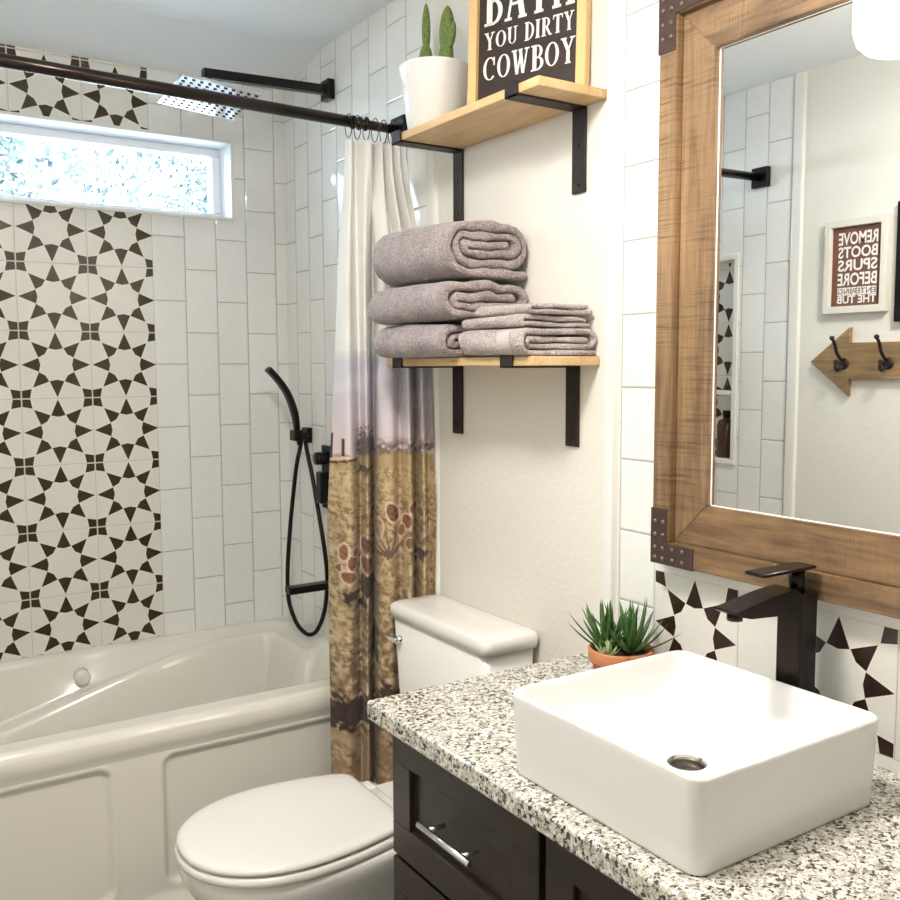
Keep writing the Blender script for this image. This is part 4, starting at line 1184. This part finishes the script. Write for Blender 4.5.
# ================================================================== OUTDOORS
mb = MB(); mb.box((-15, D+.05, -.35), (15, 30, -.3)); g = obj('bounce_ground', mb, M['bounce_ground'], base=(0,0,0)); g['kind'] = 'structure';  # ground out of view, acts as a daylight reflector for the ceiling
g.name = 'ground'
def tree(x, y, z0, h, r, seed, n):
    rr = random.Random(seed)
    t = thing('tree', TL.pop(0), 'tree', (x, y, -.3))
    mb = MB(); mb.tube([(x,y,-.3),(x+.05,y,z0*.5),(x-.05,y,z0+h*.3),(x,y,z0+h*.8)], [.06,.05,.04,.02], 10)
    br_ends = []
    for k in range(9):
        a = rr.uniform(0, 2*PI); zz = z0+h*rr.uniform(.05,.6); L = r*rr.uniform(.6,1)
        p1 = (x+math.cos(a)*L, y+math.sin(a)*L, zz+h*.25); br_ends.append(p1)
        mb.tube([(x,y,zz),((x+p1[0])/2,(y+p1[1])/2,zz+h*.08),p1], [.03,.02,.01], 7)
    obj('trunk', mb, M['bark'], t)
    bm = bmesh.new()
    for k in range(n):
        a = rr.uniform(0,2*PI); c = rr.uniform(-1,1); q = rr.random()**.45
        s_ = math.sqrt(1-c*c); p = Vector((x+r*q*s_*math.cos(a), y+r*q*s_*math.sin(a), z0+h*.5+h*.5*q*c))
        if noise.noise(p*1.6) < -.12: continue
        d = Vector((rr.gauss(0,1), rr.gauss(0,1), rr.gauss(0,1))).normalized(); e = d.orthogonal().normalized(); L = rr.uniform(.05,.11)
        w = L*.45
        try: bm.faces.new([bm.verts.new(q_) for q_ in (p, p+d*L*.5+e*w*.5, p+d*L, p+d*L*.5-e*w*.5)])
        except ValueError: pass
    m2 = MB(); m2.bm.free(); m2.bm = bm; obj('foliage', m2, M['outleaf'], t, fix=False)
TL = ['leafy tree outside filling the middle of the shower window', 'leafy tree outside at the right end of the shower window', 'leafy tree outside at the left end of the shower window']
tree(.60, 6.6, 1.7, 2.2, 1.3, 1, 16000)
tree(3.45, 9.2, 1.9, 2.6, 1.6, 2, 20000)
tree(-2.6, 8.8, 1.8, 2.4, 1.5, 3, 5000)

# ================================================================== LIGHT
w = bpy.data.worlds.new('sky'); bpy.context.scene.world = w; w.use_nodes = True
bg = w.node_tree.nodes['Background']; bg.inputs[0].default_value = (.71,.87,1,1); bg.inputs[1].default_value = 24
def area(name, loc, size, energy, color, rot, portal=False, shape='RECTANGLE'):
    L = bpy.data.lights.new(name, 'AREA'); L.shape = shape; L.size = size[0]; L.size_y = size[1]; L.energy = energy; L.color = color
    o = bpy.data.objects.new(name, L); C.objects.link(o); o.location = loc; o.rotation_euler = rot
    if portal: L.cycles.is_portal = True
    return o
area('window_portal', ((wx0+wx1)/2, D+.03, (wz0+wz1)/2), (wx1-wx0, wz1-wz0), 1, (1,1,1), (-PI/2, 0, 0), True)
S = bpy.data.lights.new('sun', 'SUN'); S.energy = 14; S.angle = .02; so_ = bpy.data.objects.new('sun', S); C.objects.link(so_)
so_.rotation_euler = (math.radians(50), 0, math.radians(-60))
# fill from the added unseen ceiling fitting, and light of the vanity shades
area('added_ceiling_area', (.40, 1.05, ZC-.095), (.30,.30), 12.5, (1,.945,.87), (0,0,0), shape='DISK')
L = bpy.data.lights.new('added_ceiling_fill', 'POINT'); L.energy = 11; L.color = (1,.955,.89); L.shadow_soft_size = .08  # added fill below the dome, also brightens the ceiling
o = bpy.data.objects.new('added_ceiling_fill', L); C.objects.link(o); o.location = (.40, 1.05, ZC-.20)
for y in (.735,.500):
    L = bpy.data.lights.new('vanity_bulb', 'POINT'); L.energy = 1.5; L.color = (1,.92,.82); L.shadow_soft_size = .06
    o = bpy.data.objects.new('vanity_bulb', L); C.objects.link(o); o.location = (1.19, y, 1.835)

# ================================================================== CAMERA
cam = bpy.data.cameras.new('camera'); co = bpy.data.objects.new('camera', cam); C.objects.link(co)
cam.sensor_fit = 'HORIZONTAL'; cam.sensor_width = 36; cam.lens = 937.64/900*36; cam.clip_start = .02
Mx = Matrix((( rt.x, upv.x, -fwd.x, 0), (rt.y, upv.y, -fwd.y, 0), (rt.z, upv.z, -fwd.z, H), (0,0,0,1)))
co.matrix_world = Mx
sc = bpy.context.scene; sc.camera = co
sc.view_settings.view_transform = 'Standard'; sc.view_settings.look = 'None'; sc.view_settings.gamma = 1
sc.view_settings.use_curve_mapping = False; sc.view_settings.exposure = .60
sc.cycles.use_denoising = True
sc.cycles.max_bounces = 10; sc.cycles.diffuse_bounces = 5; sc.cycles.glossy_bounces = 5; sc.cycles.sample_clamp_indirect = 6
for o in bpy.data.objects:
    if '_base' in o: del o['_base']
